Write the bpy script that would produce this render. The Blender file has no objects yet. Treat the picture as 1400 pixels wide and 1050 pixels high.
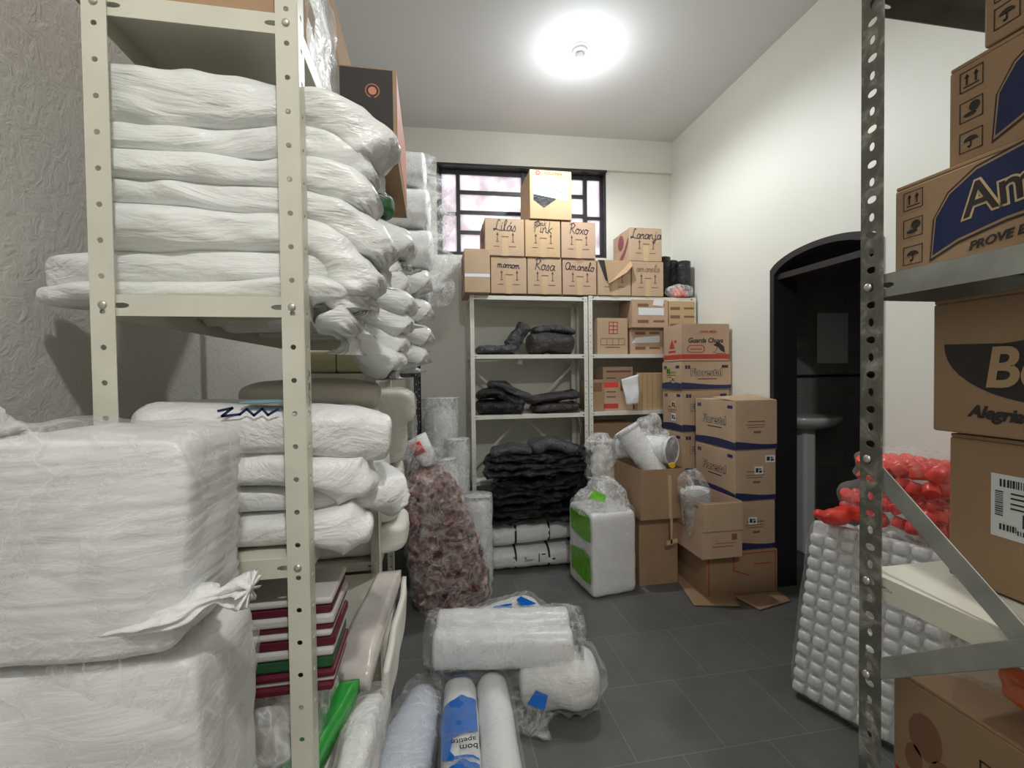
import bpy, bmesh, math, random
from mathutils import Vector, Matrix, noise as NZ
C = bpy.data.collections.new('storeroom'); bpy.context.scene.collection.children.link(C)
R = math.radians
sc = bpy.context.scene
# ------------------------------------------------------------------ camera, light, exposure
yaw, pitch, roll = R(10), R(-1.2), .012
fw = Vector((math.sin(yaw)*math.cos(pitch), math.cos(yaw)*math.cos(pitch), math.sin(pitch)))
rt = Vector((math.cos(yaw), -math.sin(yaw), 0)); up = rt.cross(fw)
rt, up = rt*math.cos(roll)-up*math.sin(roll), up*math.cos(roll)+rt*math.sin(roll)
cd = bpy.data.cameras.new('camera'); cam = bpy.data.objects.new('camera', cd); C.objects.link(cam)
m3 = Matrix((rt, up, -fw)).transposed().to_4x4(); m3.translation = Vector((0, 0, 1.38)); cam.matrix_world = m3
cd.sensor_fit = 'HORIZONTAL'; cd.sensor_width = 36; cd.lens = 620/1400*36; cd.clip_start = .02
sc.camera = cam
sc.view_settings.view_transform = 'Standard'; sc.view_settings.look = 'None'
sc.view_settings.exposure = 0.42; sc.view_settings.gamma = 1; sc.view_settings.use_curve_mapping = False
wd = bpy.data.worlds.new('world'); sc.world = wd; wd.use_nodes = True
wd.node_tree.nodes['Background'].inputs[0].default_value = (.93, .95, 1, 1)
wd.node_tree.nodes['Background'].inputs[1].default_value = 2.2
def lamp(name, loc, watts, r, col):
    l = bpy.data.lights.new(name, 'POINT'); l.energy = watts; l.shadow_soft_size = r; l.color = col
    o = bpy.data.objects.new(name, l); o.location = loc; C.objects.link(o); return o
def downlight(name, loc, watts, r, col):      # an LED bulb throws most of its light away from its base
    o = lamp(name, loc, watts, r, col); l = bpy.data.lights.new(name, 'SPOT'); l.energy = watts; l.shadow_soft_size = r; l.color = col
    l.spot_size = R(178); l.spot_blend = .5; o.data = l; return o
downlight('bulb_light', (.95, 2.78, 3.2), 44, .045, (.95, .98, 1)); lamp('bulb_glow', (.95, 2.78, 3.22), 6, .045, (.9, .96, 1))
downlight('rear_bulb_light', (.30, -.75, 3.2), 60, .06, (1, .99, .965)); lamp('rear_bulb_glow', (.30, -.75, 3.2), 12, .06, (1, .975, .93))
H = 3.43      # ceiling height
# ------------------------------------------------------------------ materials
def nt(name):
    m = bpy.data.materials.new(name); m.use_nodes = True
    t = m.node_tree; b = t.nodes['Principled BSDF']; return m, t, b
def tc(t, scale=(1, 1, 1), rot=(0, 0, 0)):
    c = t.nodes.new('ShaderNodeTexCoord'); mp = t.nodes.new('ShaderNodeMapping')
    mp.inputs['Scale'].default_value = scale; mp.inputs['Rotation'].default_value = rot
    t.links.new(c.outputs['Object'], mp.inputs['Vector']); return mp.outputs[0]
def noise_tex(t, vec, s, det=4, rough=.55, dist=0):
    n = t.nodes.new('ShaderNodeTexNoise'); n.inputs['Scale'].default_value = s
    n.inputs['Detail'].default_value = det; n.inputs['Roughness'].default_value = rough
    n.inputs['Distortion'].default_value = dist; t.links.new(vec, n.inputs['Vector']); return n.outputs['Fac']
def ramp(t, fac, stops):
    r = t.nodes.new('ShaderNodeValToRGB'); e = r.color_ramp.elements
    while len(e) < len(stops): e.new(.5)
    for k, (p, c) in enumerate(stops): e[k].position = p; e[k].color = (*c, 1) if len(c) == 3 else c
    t.links.new(fac, r.inputs[0]); return r.outputs[0]
def bump(t, b, h, strength, dist=.01, prev=None):
    n = t.nodes.new('ShaderNodeBump'); n.inputs['Strength'].default_value = strength; n.inputs['Distance'].default_value = dist
    t.links.new(h, n.inputs['Height'])
    if prev: t.links.new(prev, n.inputs['Normal'])
    if b: t.links.new(n.outputs[0], b.inputs['Normal'])
    return n.outputs[0]
def mulc(c, k): return tuple(x*k for x in c)
def mat(name, col, rough=.5, metal=0, var=.0, vs=6, bumps=(), sss=0, coat=0, scale=(1, 1, 1), spec=.5):
    m, t, b = nt(name); b.inputs['Roughness'].default_value = rough; b.inputs['Metallic'].default_value = metal
    b.inputs['Base Color'].default_value = (*col, 1); b.inputs['Specular IOR Level'].default_value = spec
    v = tc(t, scale)
    if var: t.links.new(ramp(t, noise_tex(t, v, vs), [(.3, mulc(col, 1-var)), (.7, mulc(col, 1+var*.5))]), b.inputs['Base Color'])
    p = None
    for (s, st, ds, di) in bumps: p = bump(t, b, noise_tex(t, v, s, 5, .6, di), st, ds, p)
    if sss: b.inputs['Subsurface Weight'].default_value = sss; b.inputs['Subsurface Radius'].default_value = (.03, .03, .03); b.inputs['Subsurface Scale'].default_value = .5
    if coat: b.inputs['Coat Weight'].default_value = coat; b.inputs['Coat Roughness'].default_value = .2
    return m
def film(name, col=(.95, .95, .96), lo=.04, hi=.24, rough=.14, s=6):
    m, t, b = nt(name); b.inputs['Base Color'].default_value = (*col, 1); b.inputs['Roughness'].default_value = rough
    v = tc(t, (1, 1, 1)); n1 = noise_tex(t, v, s, 6, .65, 1.2); n2 = noise_tex(t, v, s*3.2, 4, .6, 1.5)
    bump(t, b, n2, .5, .006, bump(t, None, n1, .8, .015))
    lw = t.nodes.new('ShaderNodeLayerWeight'); lw.inputs[0].default_value = .35
    def crease(nn, a, b_):      # folded film catches light along thin ridges
        q = t.nodes.new('ShaderNodeMath'); q.operation = 'SUBTRACT'; q.inputs[1].default_value = .5; t.links.new(nn, q.inputs[0])
        w = t.nodes.new('ShaderNodeMath'); w.operation = 'ABSOLUTE'; t.links.new(q.outputs[0], w.inputs[0])
        return ramp(t, w.outputs[0], [(0, (b_,)*3), (.018, ((a+b_)*.45,)*3), (.07, (a,)*3)])
    n3 = noise_tex(t, v, s*.55, 3, .6, 2.2)
    cm = t.nodes.new('ShaderNodeMath'); cm.operation = 'MAXIMUM'; t.links.new(crease(n3, lo, hi*1.7), cm.inputs[0]); t.links.new(crease(n1, lo, hi*1.2), cm.inputs[1]); f = cm.outputs[0]
    ma = t.nodes.new('ShaderNodeMath'); ma.operation = 'MAXIMUM'
    mu = t.nodes.new('ShaderNodeMath'); mu.operation = 'MULTIPLY'; mu.inputs[1].default_value = .28
    t.links.new(lw.outputs['Facing'], mu.inputs[0]); t.links.new(mu.outputs[0], ma.inputs[0]); t.links.new(f, ma.inputs[1])
    tr = t.nodes.new('ShaderNodeBsdfTransparent'); mx = t.nodes.new('ShaderNodeMixShader')
    t.links.new(ma.outputs[0], mx.inputs[0]); t.links.new(tr.outputs[0], mx.inputs[1]); t.links.new(b.outputs[0], mx.inputs[2])
    t.links.new(mx.outputs[0], t.nodes['Material Output'].inputs[0]); return m
M = {}
def cardboard(name, col):
    m, t, b = nt(name); b.inputs['Roughness'].default_value = .75; b.inputs['Specular IOR Level'].default_value = .25
    v = tc(t); v2 = tc(t, (3, 3, 90))
    n = noise_tex(t, v, 5, 6, .6, .3)
    t.links.new(ramp(t, n, [(.25, mulc(col, .88)), (.75, mulc(col, 1.08))]), b.inputs['Base Color'])
    bump(t, b, noise_tex(t, v2, 6, 2), .12, .002, bump(t, None, noise_tex(t, v, 10, 3), .15, .006)); return m
M['card'] = cardboard('cardboard', (.55, .40, .27))
M['card2'] = cardboard('cardboard_pinkish', (.56, .39, .275))
M['card3'] = cardboard('cardboard_yellowish', (.58, .41, .235))
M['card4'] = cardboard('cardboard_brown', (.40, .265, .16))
M['cardin'] = cardboard('cardboard_inside', (.5, .34, .2))
M['tape'] = mat('clear_tan_tape', (.62, .45, .26), .22, bumps=[(30, .1, .002, 0)])
M['stucco'] = mat('textured_stucco_paint', (.66, .64, .60), .6, bumps=[(34, .38, .010, 1.1), (120, .2, .004, .5)])
M['wall'] = mat('cream_wall_paint', (.80, .80, .72), .55, var=.03, vs=1.2, bumps=[(60, .08, .003, 0)])
M['wall_r'] = mat('offwhite_wall_paint', (.82, .82, .75), .55, var=.03, vs=1.1, bumps=[(50, .08, .003, 0)])
M['ceil'] = mat('white_ceiling_paint', (.76, .765, .76), .8, bumps=[(50, .06, .003, 0)])
M['black_metal'] = mat('black_painted_steel', (.018, .018, .02), .42, bumps=[(30, .1, .002, 0)])
M['black_metal_w'] = mat('dark_window_steel', (.03, .03, .033), .45)
M['cream_metal'] = mat('cream_painted_steel', (.70, .685, .58), .38, var=.08, vs=9, bumps=[(40, .05, .002, 0)])
M['white_metal'] = mat('white_painted_steel', (.78, .77, .70), .35, var=.06, vs=9)
def worn_metal():
    m, t, b = nt('worn_grey_steel'); v = tc(t)
    c = ramp(t, noise_tex(t, v, 26, 7, .65, .6), [(.42, (.13, .13, .105)), (.52, (.17, .17, .14)), (.66, (.38, .38, .34)), (.8, (.62, .62, .58))])
    t.links.new(c, b.inputs['Base Color']); b.inputs['Roughness'].default_value = .5; b.inputs['Metallic'].default_value = .35
    bump(t, b, noise_tex(t, v, 60, 5), .35, .002); return m
M['worn'] = worn_metal()
M['grey_metal'] = mat('dull_zinc_steel', (.36, .37, .34), .42, metal=.35, var=.25, vs=14, bumps=[(60, .2, .002, 0)])
M['bolt'] = mat('zinc_bolt', (.62, .6, .54), .35, metal=.8)
M['slot'] = mat('dark_slot', (.03, .03, .03), .7)
M['film_white'] = mat('opaque_white_film', (.84, .84, .83), .36, bumps=[(9, .55, .02, .9), (30, .45, .006, 1.3)], sss=.15, scale=(1, 1.6, 1.6))
M['film_white2'] = mat('soft_white_film', (.86, .87, .85), .33, bumps=[(5, .55, .03, .7), (13, .45, .010, .8)], sss=.15, scale=(.7, 2, 2.2))
M['film_cream'] = mat('cream_tray_pack', (.83, .82, .75), .45, bumps=[(12, .2, .01, .5)], sss=.15)
M['film_pink'] = mat('pale_beige_pack', (.66, .60, .52), .5, bumps=[(10, .3, .012, .6)])
M['cup'] = mat('white_plastic', (.88, .88, .88), .3, sss=.2, bumps=[(8, .15, .01, .4)])
M['film'] = film('clear_plastic_film')
M['film_thin'] = film('thin_clear_film', (.97, .97, .97), .02, .11, .12, 7)
M['film_haze'] = film('hazy_plastic_film', (.94, .95, .96), .22, .42, .2, 7)
M['black_pl'] = mat('black_plastic_film', (.012, .012, .014), .2, bumps=[(7, 1, .05, 1.4), (22, .9, .018, 1.8)])
M['grey_pl'] = mat('dark_grey_plastic_film', (.075, .08, .085), .18, bumps=[(8, 1, .05, 1.4), (24, .9, .016, 1.8)])
M['maroon_pl'] = mat('dark_folded_film', (.06, .05, .052), .17, bumps=[(8, 1, .05, 1.4), (26, .9, .016, 1.8)])
M['red'] = mat('red_plastic', (.75, .03, .03), .35, bumps=[(20, .5, .01, .6)])
M['redcap'] = mat('red_caps', (.86, .07, .05), .3)
M['crimson'] = mat('crimson_sheets', (.12, .006, .022), .55, bumps=[(30, .3, .004, 0)])
M['green_s'] = mat('green_sheets', (.02, .10, .035), .55, bumps=[(30, .3, .004, 0)])
M['white_s'] = mat('white_sheets', (.6, .58, .55), .6)
M['green_b'] = mat('bright_green_plastic', (.03, .36, .05), .2, bumps=[(10, .5, .01, .6)])
M['lime'] = mat('lime_print', (.16, .52, .02), .35, var=.35, vs=25)
M['blue'] = mat('blue_print', (.005, .16, .62), .3, var=.12, vs=20)
M['navy'] = mat('navy_print', (.022, .03, .10), .6)
M['amblue'] = mat('dark_blue_print', (.012, .022, .085), .6)
M['ink'] = mat('black_ink', (.035, .03, .03), .7)
M['brownink'] = mat('brown_ink', (.24, .12, .07), .8)
M['redink'] = mat('red_print', (.50, .055, .035), .65)
M['plum'] = mat('plum_print', (.30, .075, .11), .7)
M['marker'] = mat('dark_marker', (.07, .05, .075), .6)
M['paper'] = mat('white_paper', (.82, .85, .87), .65, bumps=[(14, .3, .008, .3)])
M['orange'] = mat('orange_plastic', (.80, .13, .01), .3, bumps=[(12, .5, .01, .8)])
M['salmon'] = mat('salmon_card', (.66, .24, .15), .6)
M['yellow'] = mat('yellow_tag', (.85, .55, .02), .4)
M['sticker'] = mat('tan_sticker', (.66, .5, .28), .5)
M['teal'] = mat('pale_blue_label', (.22, .45, .58), .45)
M['rope'] = mat('black_strap', (.02, .02, .022), .6)
M['porcelain'] = mat('white_porcelain', (.8, .8, .8), .15)
M['bulbglass'] = None
def emis(name, col, s):
    m, t, b = nt(name); b.inputs['Emission Color'].default_value = (*col, 1); b.inputs['Emission Strength'].default_value = s; return m
M['bulbglass'] = emis('lit_bulb', (.9, .96, 1), 14)
def pane():
    m, t, b = nt('frosted_pane'); t.nodes.remove(b)
    v = tc(t); tl = t.nodes.new('ShaderNodeBsdfTranslucent'); gl = t.nodes.new('ShaderNodeBsdfGlossy'); mx = t.nodes.new('ShaderNodeMixShader')
    c = ramp(t, noise_tex(t, v, 7, 5), [(.3, (.60, .53, .545)), (.7, (.86, .82, .83))]); t.links.new(c, tl.inputs[0])
    gl.inputs['Roughness'].default_value = .3; mx.inputs[0].default_value = .08
    t.links.new(tl.outputs[0], mx.inputs[1]); t.links.new(gl.outputs[0], mx.inputs[2]); t.links.new(mx.outputs[0], t.nodes['Material Output'].inputs[0]); return m
M['pane'] = pane()
def tiles(name, col, gcol, bw, bh, rough, rot=(0, 0, 0), loc=(0, 0, 0), off=.5, var=.15):
    m, t, b = nt(name); c = t.nodes.new('ShaderNodeTexCoord'); mp = t.nodes.new('ShaderNodeMapping')
    mp.inputs['Rotation'].default_value = rot; mp.inputs['Location'].default_value = loc
    t.links.new(c.outputs['Object'], mp.inputs['Vector'])
    br = t.nodes.new('ShaderNodeTexBrick'); br.offset = off; br.squash = 1
    t.links.new(mp.outputs[0], br.inputs['Vector'])
    for k, v in (('Scale', 1), ('Mortar Size', .0022), ('Mortar Smooth', .2), ('Brick Width', bw), ('Row Height', bh)): br.inputs[k].default_value = v
    br.inputs['Color1'].default_value = (*mulc(col, 1-var*.4), 1); br.inputs['Color2'].default_value = (*mulc(col, 1+var*.4), 1); br.inputs['Mortar'].default_value = (*gcol, 1)
    n = noise_tex(t, mp.outputs[0], 5, 7, .65, .4); r = ramp(t, n, [(.3, (1-var,)*3), (.7, (1+var,)*3)])
    mm = t.nodes.new('ShaderNodeMix'); mm.data_type = 'RGBA'; mm.blend_type = 'MULTIPLY'; mm.inputs[0].default_value = 1
    t.links.new(br.outputs['Color'], mm.inputs[6]); t.links.new(r, mm.inputs[7]); t.links.new(mm.outputs[2], b.inputs['Base Color'])
    b.inputs['Roughness'].default_value = rough
    inv = t.nodes.new('ShaderNodeMath'); inv.operation = 'SUBTRACT'; inv.inputs[0].default_value = 1; t.links.new(br.outputs['Fac'], inv.inputs[1])
    bump(t, b, noise_tex(t, mp.outputs[0], 40, 4), .08, .003, bump(t, None, inv.outputs[0], .4, .002)); return m
M['floor'] = tiles('dark_grey_floor_tile', (.135, .137, .132), (.21, .21, .20), .35, .375, .42, loc=(-.17, .02, 0))
M['bath'] = tiles('grey_bathroom_tile', (.30, .29, .28), (.16, .16, .16), .3, .3, .35, rot=(R(90), 0, R(90)), off=0)
# ------------------------------------------------------------------ object helpers
def setp(o, label=None, cat=None, group=None, kind=None):
    if label: o['label'] = label
    if cat: o['category'] = cat
    if group: o['group'] = group
    if kind: o['kind'] = kind
    return o
def E(name, loc, label, cat, group=None, rz=0, rx=0, ry=0):
    o = bpy.data.objects.new(name, None); C.objects.link(o); o.empty_display_size = .05
    o.location = loc; o.rotation_euler = (rx, ry, rz); return setp(o, label, cat, group)
def obj(name, bm, m, parent=None, smooth=True, loc=None, mods=()):
    me = bpy.data.meshes.new(name); bm.normal_update(); bm.to_mesh(me); bm.free()
    if smooth:
        for p in me.polygons: p.use_smooth = True
    o = bpy.data.objects.new(name, me); C.objects.link(o); me.materials.append(m if not isinstance(m, str) else M[m])
    if parent: o.parent = parent
    if loc: o.location = loc
    for f in mods: f(o)
    return o
def solid(th, off=-1):
    def f(o):
        s = o.modifiers.new('solid', 'SOLIDIFY'); s.thickness = th; s.offset = off
    return f
def bevel(w, seg=2):
    def f(o):
        s = o.modifiers.new('bevel', 'BEVEL'); s.width = w; s.segments = seg; s.limit_method = 'ANGLE'; s.angle_limit = R(40)
    return f
def box(bm, x0, x1, y0, y1, z0, z1):
    v = [bm.verts.new(p) for p in ((x0,y0,z0),(x1,y0,z0),(x1,y1,z0),(x0,y1,z0),(x0,y0,z1),(x1,y0,z1),(x1,y1,z1),(x0,y1,z1))]
    for f in ((3,2,1,0),(4,5,6,7),(0,1,5,4),(1,2,6,5),(2,3,7,6),(3,0,4,7)): bm.faces.new([v[i] for i in f])
    return v
def boxo(name, b, m, parent=None, bw=0, loc=None):
    bm = bmesh.new(); box(bm, *b); return obj(name, bm, m, parent, False, loc, [bevel(bw)] if bw else [])
def catmull(pts, t):
    n = len(pts)-1; x = min(max(t, 0), 1)*n; i = min(int(x), n-1); u = x-i
    p1, p2 = pts[i], pts[i+1]; p0 = pts[i-1] if i else p1*2-p2; p3 = pts[i+2] if i+2 <= n else p2*2-p1
    return ((p1*2) + (p2-p0)*u + (p0*2-p1*5+p2*4-p3)*u*u + (p1*3-p0-p2*3+p3)*u*u*u)*.5
def loft(name, pts, secs, m, parent=None, nu=44, nv=40, n=2.4, wr=.004, fr=14, npl=13, seed=0, upv=(0, 0, 1), flat=None, link=True, mods=(), stretch=(1, 1, 1)):
    """a soft body along a path; secs = (t, half width, half height[, pleat depth])"""
    pts = [Vector(p) for p in pts]; upv = Vector(upv); rnd = random.Random(seed); ph = rnd.uniform(0, 50)
    bm = bmesh.new(); rings = []
    def sec(t):
        for a, b in zip(secs, secs[1:]):
            if t <= b[0]:
                k = (t-a[0])/max(b[0]-a[0], 1e-6); g = lambda s, i: (s[i] if len(s) > i else 0)
                return [g(a, i)*(1-k)+g(b, i)*k for i in (1, 2, 3)]
        s = secs[-1]; return [s[1], s[2], s[3] if len(s) > 3 else 0]
    for i in range(nu+1):
        u = i/nu; t = .55*u+.45*(.5-.5*math.cos(math.pi*u))
        c = catmull(pts, t); T = (catmull(pts, min(t+.01, 1))-catmull(pts, max(t-.01, 0))).normalized()
        A = upv.cross(T)
        A = A.normalized() if A.length > 1e-4 else Vector((1, 0, 0)); B = T.cross(A)
        ra, rb, pl = sec(t); ring = []
        for j in range(nv):
            th = 2*math.pi*j/nv; cx, cy = math.cos(th), math.sin(th)
            q = Vector((math.copysign(abs(cx)**(2/n), cx)*ra, math.copysign(abs(cy)**(2/n), cy)*rb, 0))
            d = A*q.x+B*q.y; p = c+d; r = d.length
            if r > 1e-5:
                dn = d/r
                ps = Vector((p.x*stretch[0], p.y*stretch[1], p.z*stretch[2]))*fr+Vector((ph, 0, 0))
                w = wr*(NZ.noise(ps)*1.1+.6*NZ.noise(ps*2.3)-.5*abs(NZ.noise(ps*1.4+Vector((9, 9, 9)))))
                w *= min(1, r/.03)
                w += r*pl*(math.sin(npl*th+3*NZ.noise(Vector((th, t*6, ph)))) - .3)
                p = p+dn*w
            if flat is not None and p.z < flat: p.z = flat
            ring.append(bm.verts.new(p))
        rings.append(ring)
    for a, b in zip(rings, rings[1:]):
        for j in range(nv): bm.faces.new((a[j], a[(j+1) % nv], b[(j+1) % nv], b[j]))
    bm.faces.new(rings[0][::-1]); bm.faces.new(rings[-1])
    bmesh.ops.recalc_face_normals(bm, faces=bm.faces)
    return obj(name, bm, m, parent, mods=mods)
def rs(ra, rb, e0=.1, e1=.1, g0=0, g1=0, mid=None, pl=.12):
    """section list: rounded ends (g=0) or gathered, tied ends with a flared tail (g=tail fraction)"""
    L = []; k = 6
    def end(e, g):
        o = []
        if g:
            o += [(0, ra*.50, rb*.42, pl*2.2), (g*.5, ra*.30, rb*.30, pl*1.6), (g, ra*.14, rb*.2, pl)]
            for i in range(1, k+1): x = i/k; f = .2+.8*math.sqrt(1-(1-x)**2); o.append((g+e*x, ra*f, rb*f, pl*(1-x)))
        else:
            for i in range(k+1): x = i/k; f = max(.02, math.sqrt(max(0, 1-(1-x)**2))); o.append((e*x, ra*f, rb*f, 0))
        return o
    a = end(e0, g0); b = [(1-s[0], *s[1:]) for s in end(e1, g1)][::-1]
    return a+(mid or [])+b
def blob(name, size, m, parent=None, n=6, seg=14, wr=.006, fr=9, seed=0, loc=(0, 0, 0), flat=True, ripple=(0, 0), shape=None, mods=()):
    """a soft box standing on z=0; size = full size"""
    bm = bmesh.new(); bmesh.ops.create_cube(bm, size=2)
    bmesh.ops.subdivide_edges(bm, edges=bm.edges[:], cuts=seg, use_grid_fill=True)
    ph = seed*7.31; sx, sy, sz = size
    for v in bm.verts:
        c = v.co; L = (abs(c.x)**n+abs(c.y)**n+abs(c.z)**n)**(1/n); q = c/L
        v.co = Vector((q.x*sx/2, q.y*sy/2, q.z*sz/2))
    bm.normal_update(); nrm = [v.normal.copy() for v in bm.verts]
    for v, nn in zip(bm.verts, nrm):
        ps = v.co*fr+Vector((ph, ph*.3, 0))
        w = wr*(NZ.noise(ps)+.6*NZ.noise(ps*2.2)-.9*abs(NZ.noise(ps*1.3+Vector((5, 5, 5)))))
        if ripple[0]: w += ripple[0]*math.sin(v.co.z*ripple[1]+2*NZ.noise(ps*.6))*(1-abs(nn.z))
        v.co += nn*w; v.co.z += sz/2
        if flat and v.co.z < .0: v.co.z = 0
        if shape: v.co = shape(v.co)
    for v in bm.verts: v.co += Vector(loc)
    return obj(name, bm, m, parent, mods=mods)
# faces of a carton: matrix whose x is right, y is up, z is out of the face
def fm(face, w, d, h):
    if face == 'F': X, Y, Zn, o = (1,0,0), (0,0,1), (0,-1,0), (0,-d/2,h/2)
    elif face == 'L': X, Y, Zn, o = (0,-1,0), (0,0,1), (-1,0,0), (-w/2,0,h/2)
    elif face == 'R': X, Y, Zn, o = (0,1,0), (0,0,1), (1,0,0), (w/2,0,h/2)
    else: X, Y, Zn, o = (1,0,0), (0,1,0), (0,0,1), (0,0,h)
    m = Matrix((X, Y, Zn)).transposed().to_4x4(); m.translation = Vector(o); return m
TXT = {}
def text_mesh(s, size, shear=0, bold=0):
    cu = bpy.data.curves.new('t', 'FONT'); cu.body = s; cu.size = size; cu.shear = shear; cu.offset = bold; cu.align_x = 'CENTER'; cu.align_y = 'CENTER'
    cu.extrude = .0002; cu.resolution_u = 4
    o = bpy.data.objects.new('t', cu); C.objects.link(o); dg = bpy.context.evaluated_depsgraph_get()
    me = bpy.data.meshes.new_from_object(o.evaluated_get(dg)); bpy.data.objects.remove(o); return me
def text(name, parent, mtx, s, size, m='ink', u=0, v=0, shear=0, bold=0, rz=0, sx=1, eps=.0012):
    me = text_mesh(s, size, shear, bold); me.materials.clear(); me.materials.append(M[m])
    o = bpy.data.objects.new(name, me); C.objects.link(o); o.parent = parent
    o.matrix_local = mtx @ Matrix.Translation((u, v, eps)) @ Matrix.Rotation(rz, 4, 'Z') @ Matrix.Diagonal((sx, 1, 1, 1)); return o
def polys(name, parent, mtx, lst, m, eps=.0008):
    bm = bmesh.new()
    for p in lst: bm.faces.new([bm.verts.new((x, y, 0)) for x, y in p])
    bmesh.ops.triangulate(bm, faces=bm.faces[:])
    o = obj(name, bm, m, parent, False); o.matrix_local = mtx @ Matrix.Translation((0, 0, eps)); return o
def rect(x0, x1, y0, y1): return [(x0, y0), (x1, y0), (x1, y1), (x0, y1)]
def strokes(lines, w):
    out = []
    for L in lines:
        for (a, b) in zip(L, L[1:]):
            dx, dy = b[0]-a[0], b[1]-a[1]; l = math.hypot(dx, dy) or 1; nx, ny = -dy/l*w/2, dx/l*w/2; ex, ey = dx/l*w*.3, dy/l*w*.3
            out.append([(a[0]-ex+nx, a[1]-ey+ny), (a[0]-ex-nx, a[1]-ey-ny), (b[0]+ex-nx, b[1]+ey-ny), (b[0]+ex+nx, b[1]+ey+ny)])
    return out
def arc(cx, cy, rx, ry, a0, a1, k=14): return [(cx+rx*math.cos(R(a0+(a1-a0)*i/k)), cy+ry*math.sin(R(a0+(a1-a0)*i/k))) for i in range(k+1)]
GL = {'a': (.5, [[(.4,.42),(.2,.5),(.05,.3),(.1,.05),(.28,.05),(.42,.45),(.4,.1),(.52,.05)]]),
 'e': (.42, [[(.02,.22),(.3,.3),(.3,.45),(.12,.48),(.03,.2),(.15,.02),(.42,.1)]]), 'i': (.25, [[(.08,.48),(.08,.06),(.25,.05)], [(.1,.66),(.13,.7)]]),
 'l': (.3, [[(.02,.1),(.26,.85),(.18,1),(.08,.8),(.1,.08),(.3,.06)]]), 's': (.35, [[(0,.05),(.2,.5),(.3,.25),(.25,.02),(.08,.03)]]),
 'm': (.75, [[(.02,.45),(.06,.0)],[(.06,.3),(.18,.5),(.26,.4),(.27,0)],[(.27,.3),(.4,.5),(.5,.4),(.5,.1),(.7,.05)]]),
 'n': (.5, [[(.02,.45),(.06,.0)],[(.06,.3),(.2,.5),(.3,.4),(.32,.08),(.5,.05)]]), 'r': (.35, [[(.02,.3),(.1,.5),(.12,.42),(.26,.44),(.22,.08),(.36,.05)]]),
 'o': (.45, [arc(.2,.25,.17,.24,90,450,8), [(.2,.49),(.45,.4)]]), 'x': (.4, [[(.02,.48),(.35,.02)],[(.35,.48),(.02,.02)]]),
 'p': (.45, [[(.05,.5),(.05,-.4)],[(.05,.35),(.2,.5),(.35,.3),(.2,.05),(.06,.15)]]), 'k': (.4, [[(.05,1),(.05,0)],[(.35,.5),(.06,.22),(.36,0)]]),
 'j': (.3, [[(.15,.5),(.15,-.3),(.02,-.4),(-.05,-.2),(.3,.05)],[(.16,.66),(.18,.7)]]), 'g': (.45, [[(.4,.42),(.2,.5),(.05,.3),(.15,.05),(.4,.4),(.38,-.3),(.2,-.42),(.08,-.2),(.45,.05)]]),
 'h': (.45, [[(.06,1),(.06,0)],[(.06,.3),(.2,.5),(.32,.4),(.32,.08),(.45,.05)]]), 'v': (.4, [[(.02,.48),(.16,.02),(.32,.5),(.42,.45)]]),
 'L': (.6, [[(.5,.9),(.38,1),(.28,.8),(.22,.2),(.05,.05),(.02,.2),(.25,.15),(.6,.05)]]), 'R': (.6, [[(.15,.95),(.12,0)],[(0,.85),(.3,1),(.5,.8),(.35,.55),(.15,.5),(.55,.02)]]),
 'A': (.65, [arc(.27,.42,.25,.4,60,400,10), [(.5,.75),(.48,.1),(.65,.05)]]), 'P': (.55, [[(.15,.95),(.12,0)],[(0,.85),(.3,1),(.5,.78),(.35,.52),(.15,.5)]]), "'": (0, [[(-.25,.62),(-.12,.8)]])}
def hand(name, parent, mtx, word, size, u, v, m='marker', w=.006, rz=0, eps=.002):
    x = 0; out = []; tot = sum(GL[c][0] for c in word)
    for c in word:
        for L in GL[c][1]: out.append([((x+px+py*.12-tot/2)*size, (py-.3)*size) for px, py in L])
        x += GL[c][0]
    return polys(name, parent, mtx @ Matrix.Translation((u, v, 0)) @ Matrix.Rotation(rz, 4, 'Z'), strokes(out, w), m, eps)
def arrow(u, v, s):   # upright arrow on a base bar
    return [rect(u-.045*s, u+.045*s, v-.4*s, v+.3*s), [(u-.13*s, v+.2*s), (u+.13*s, v+.2*s), (u, v+.5*s)], rect(u-.14*s, u+.14*s, v-.5*s, v-.42*s)]
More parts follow.
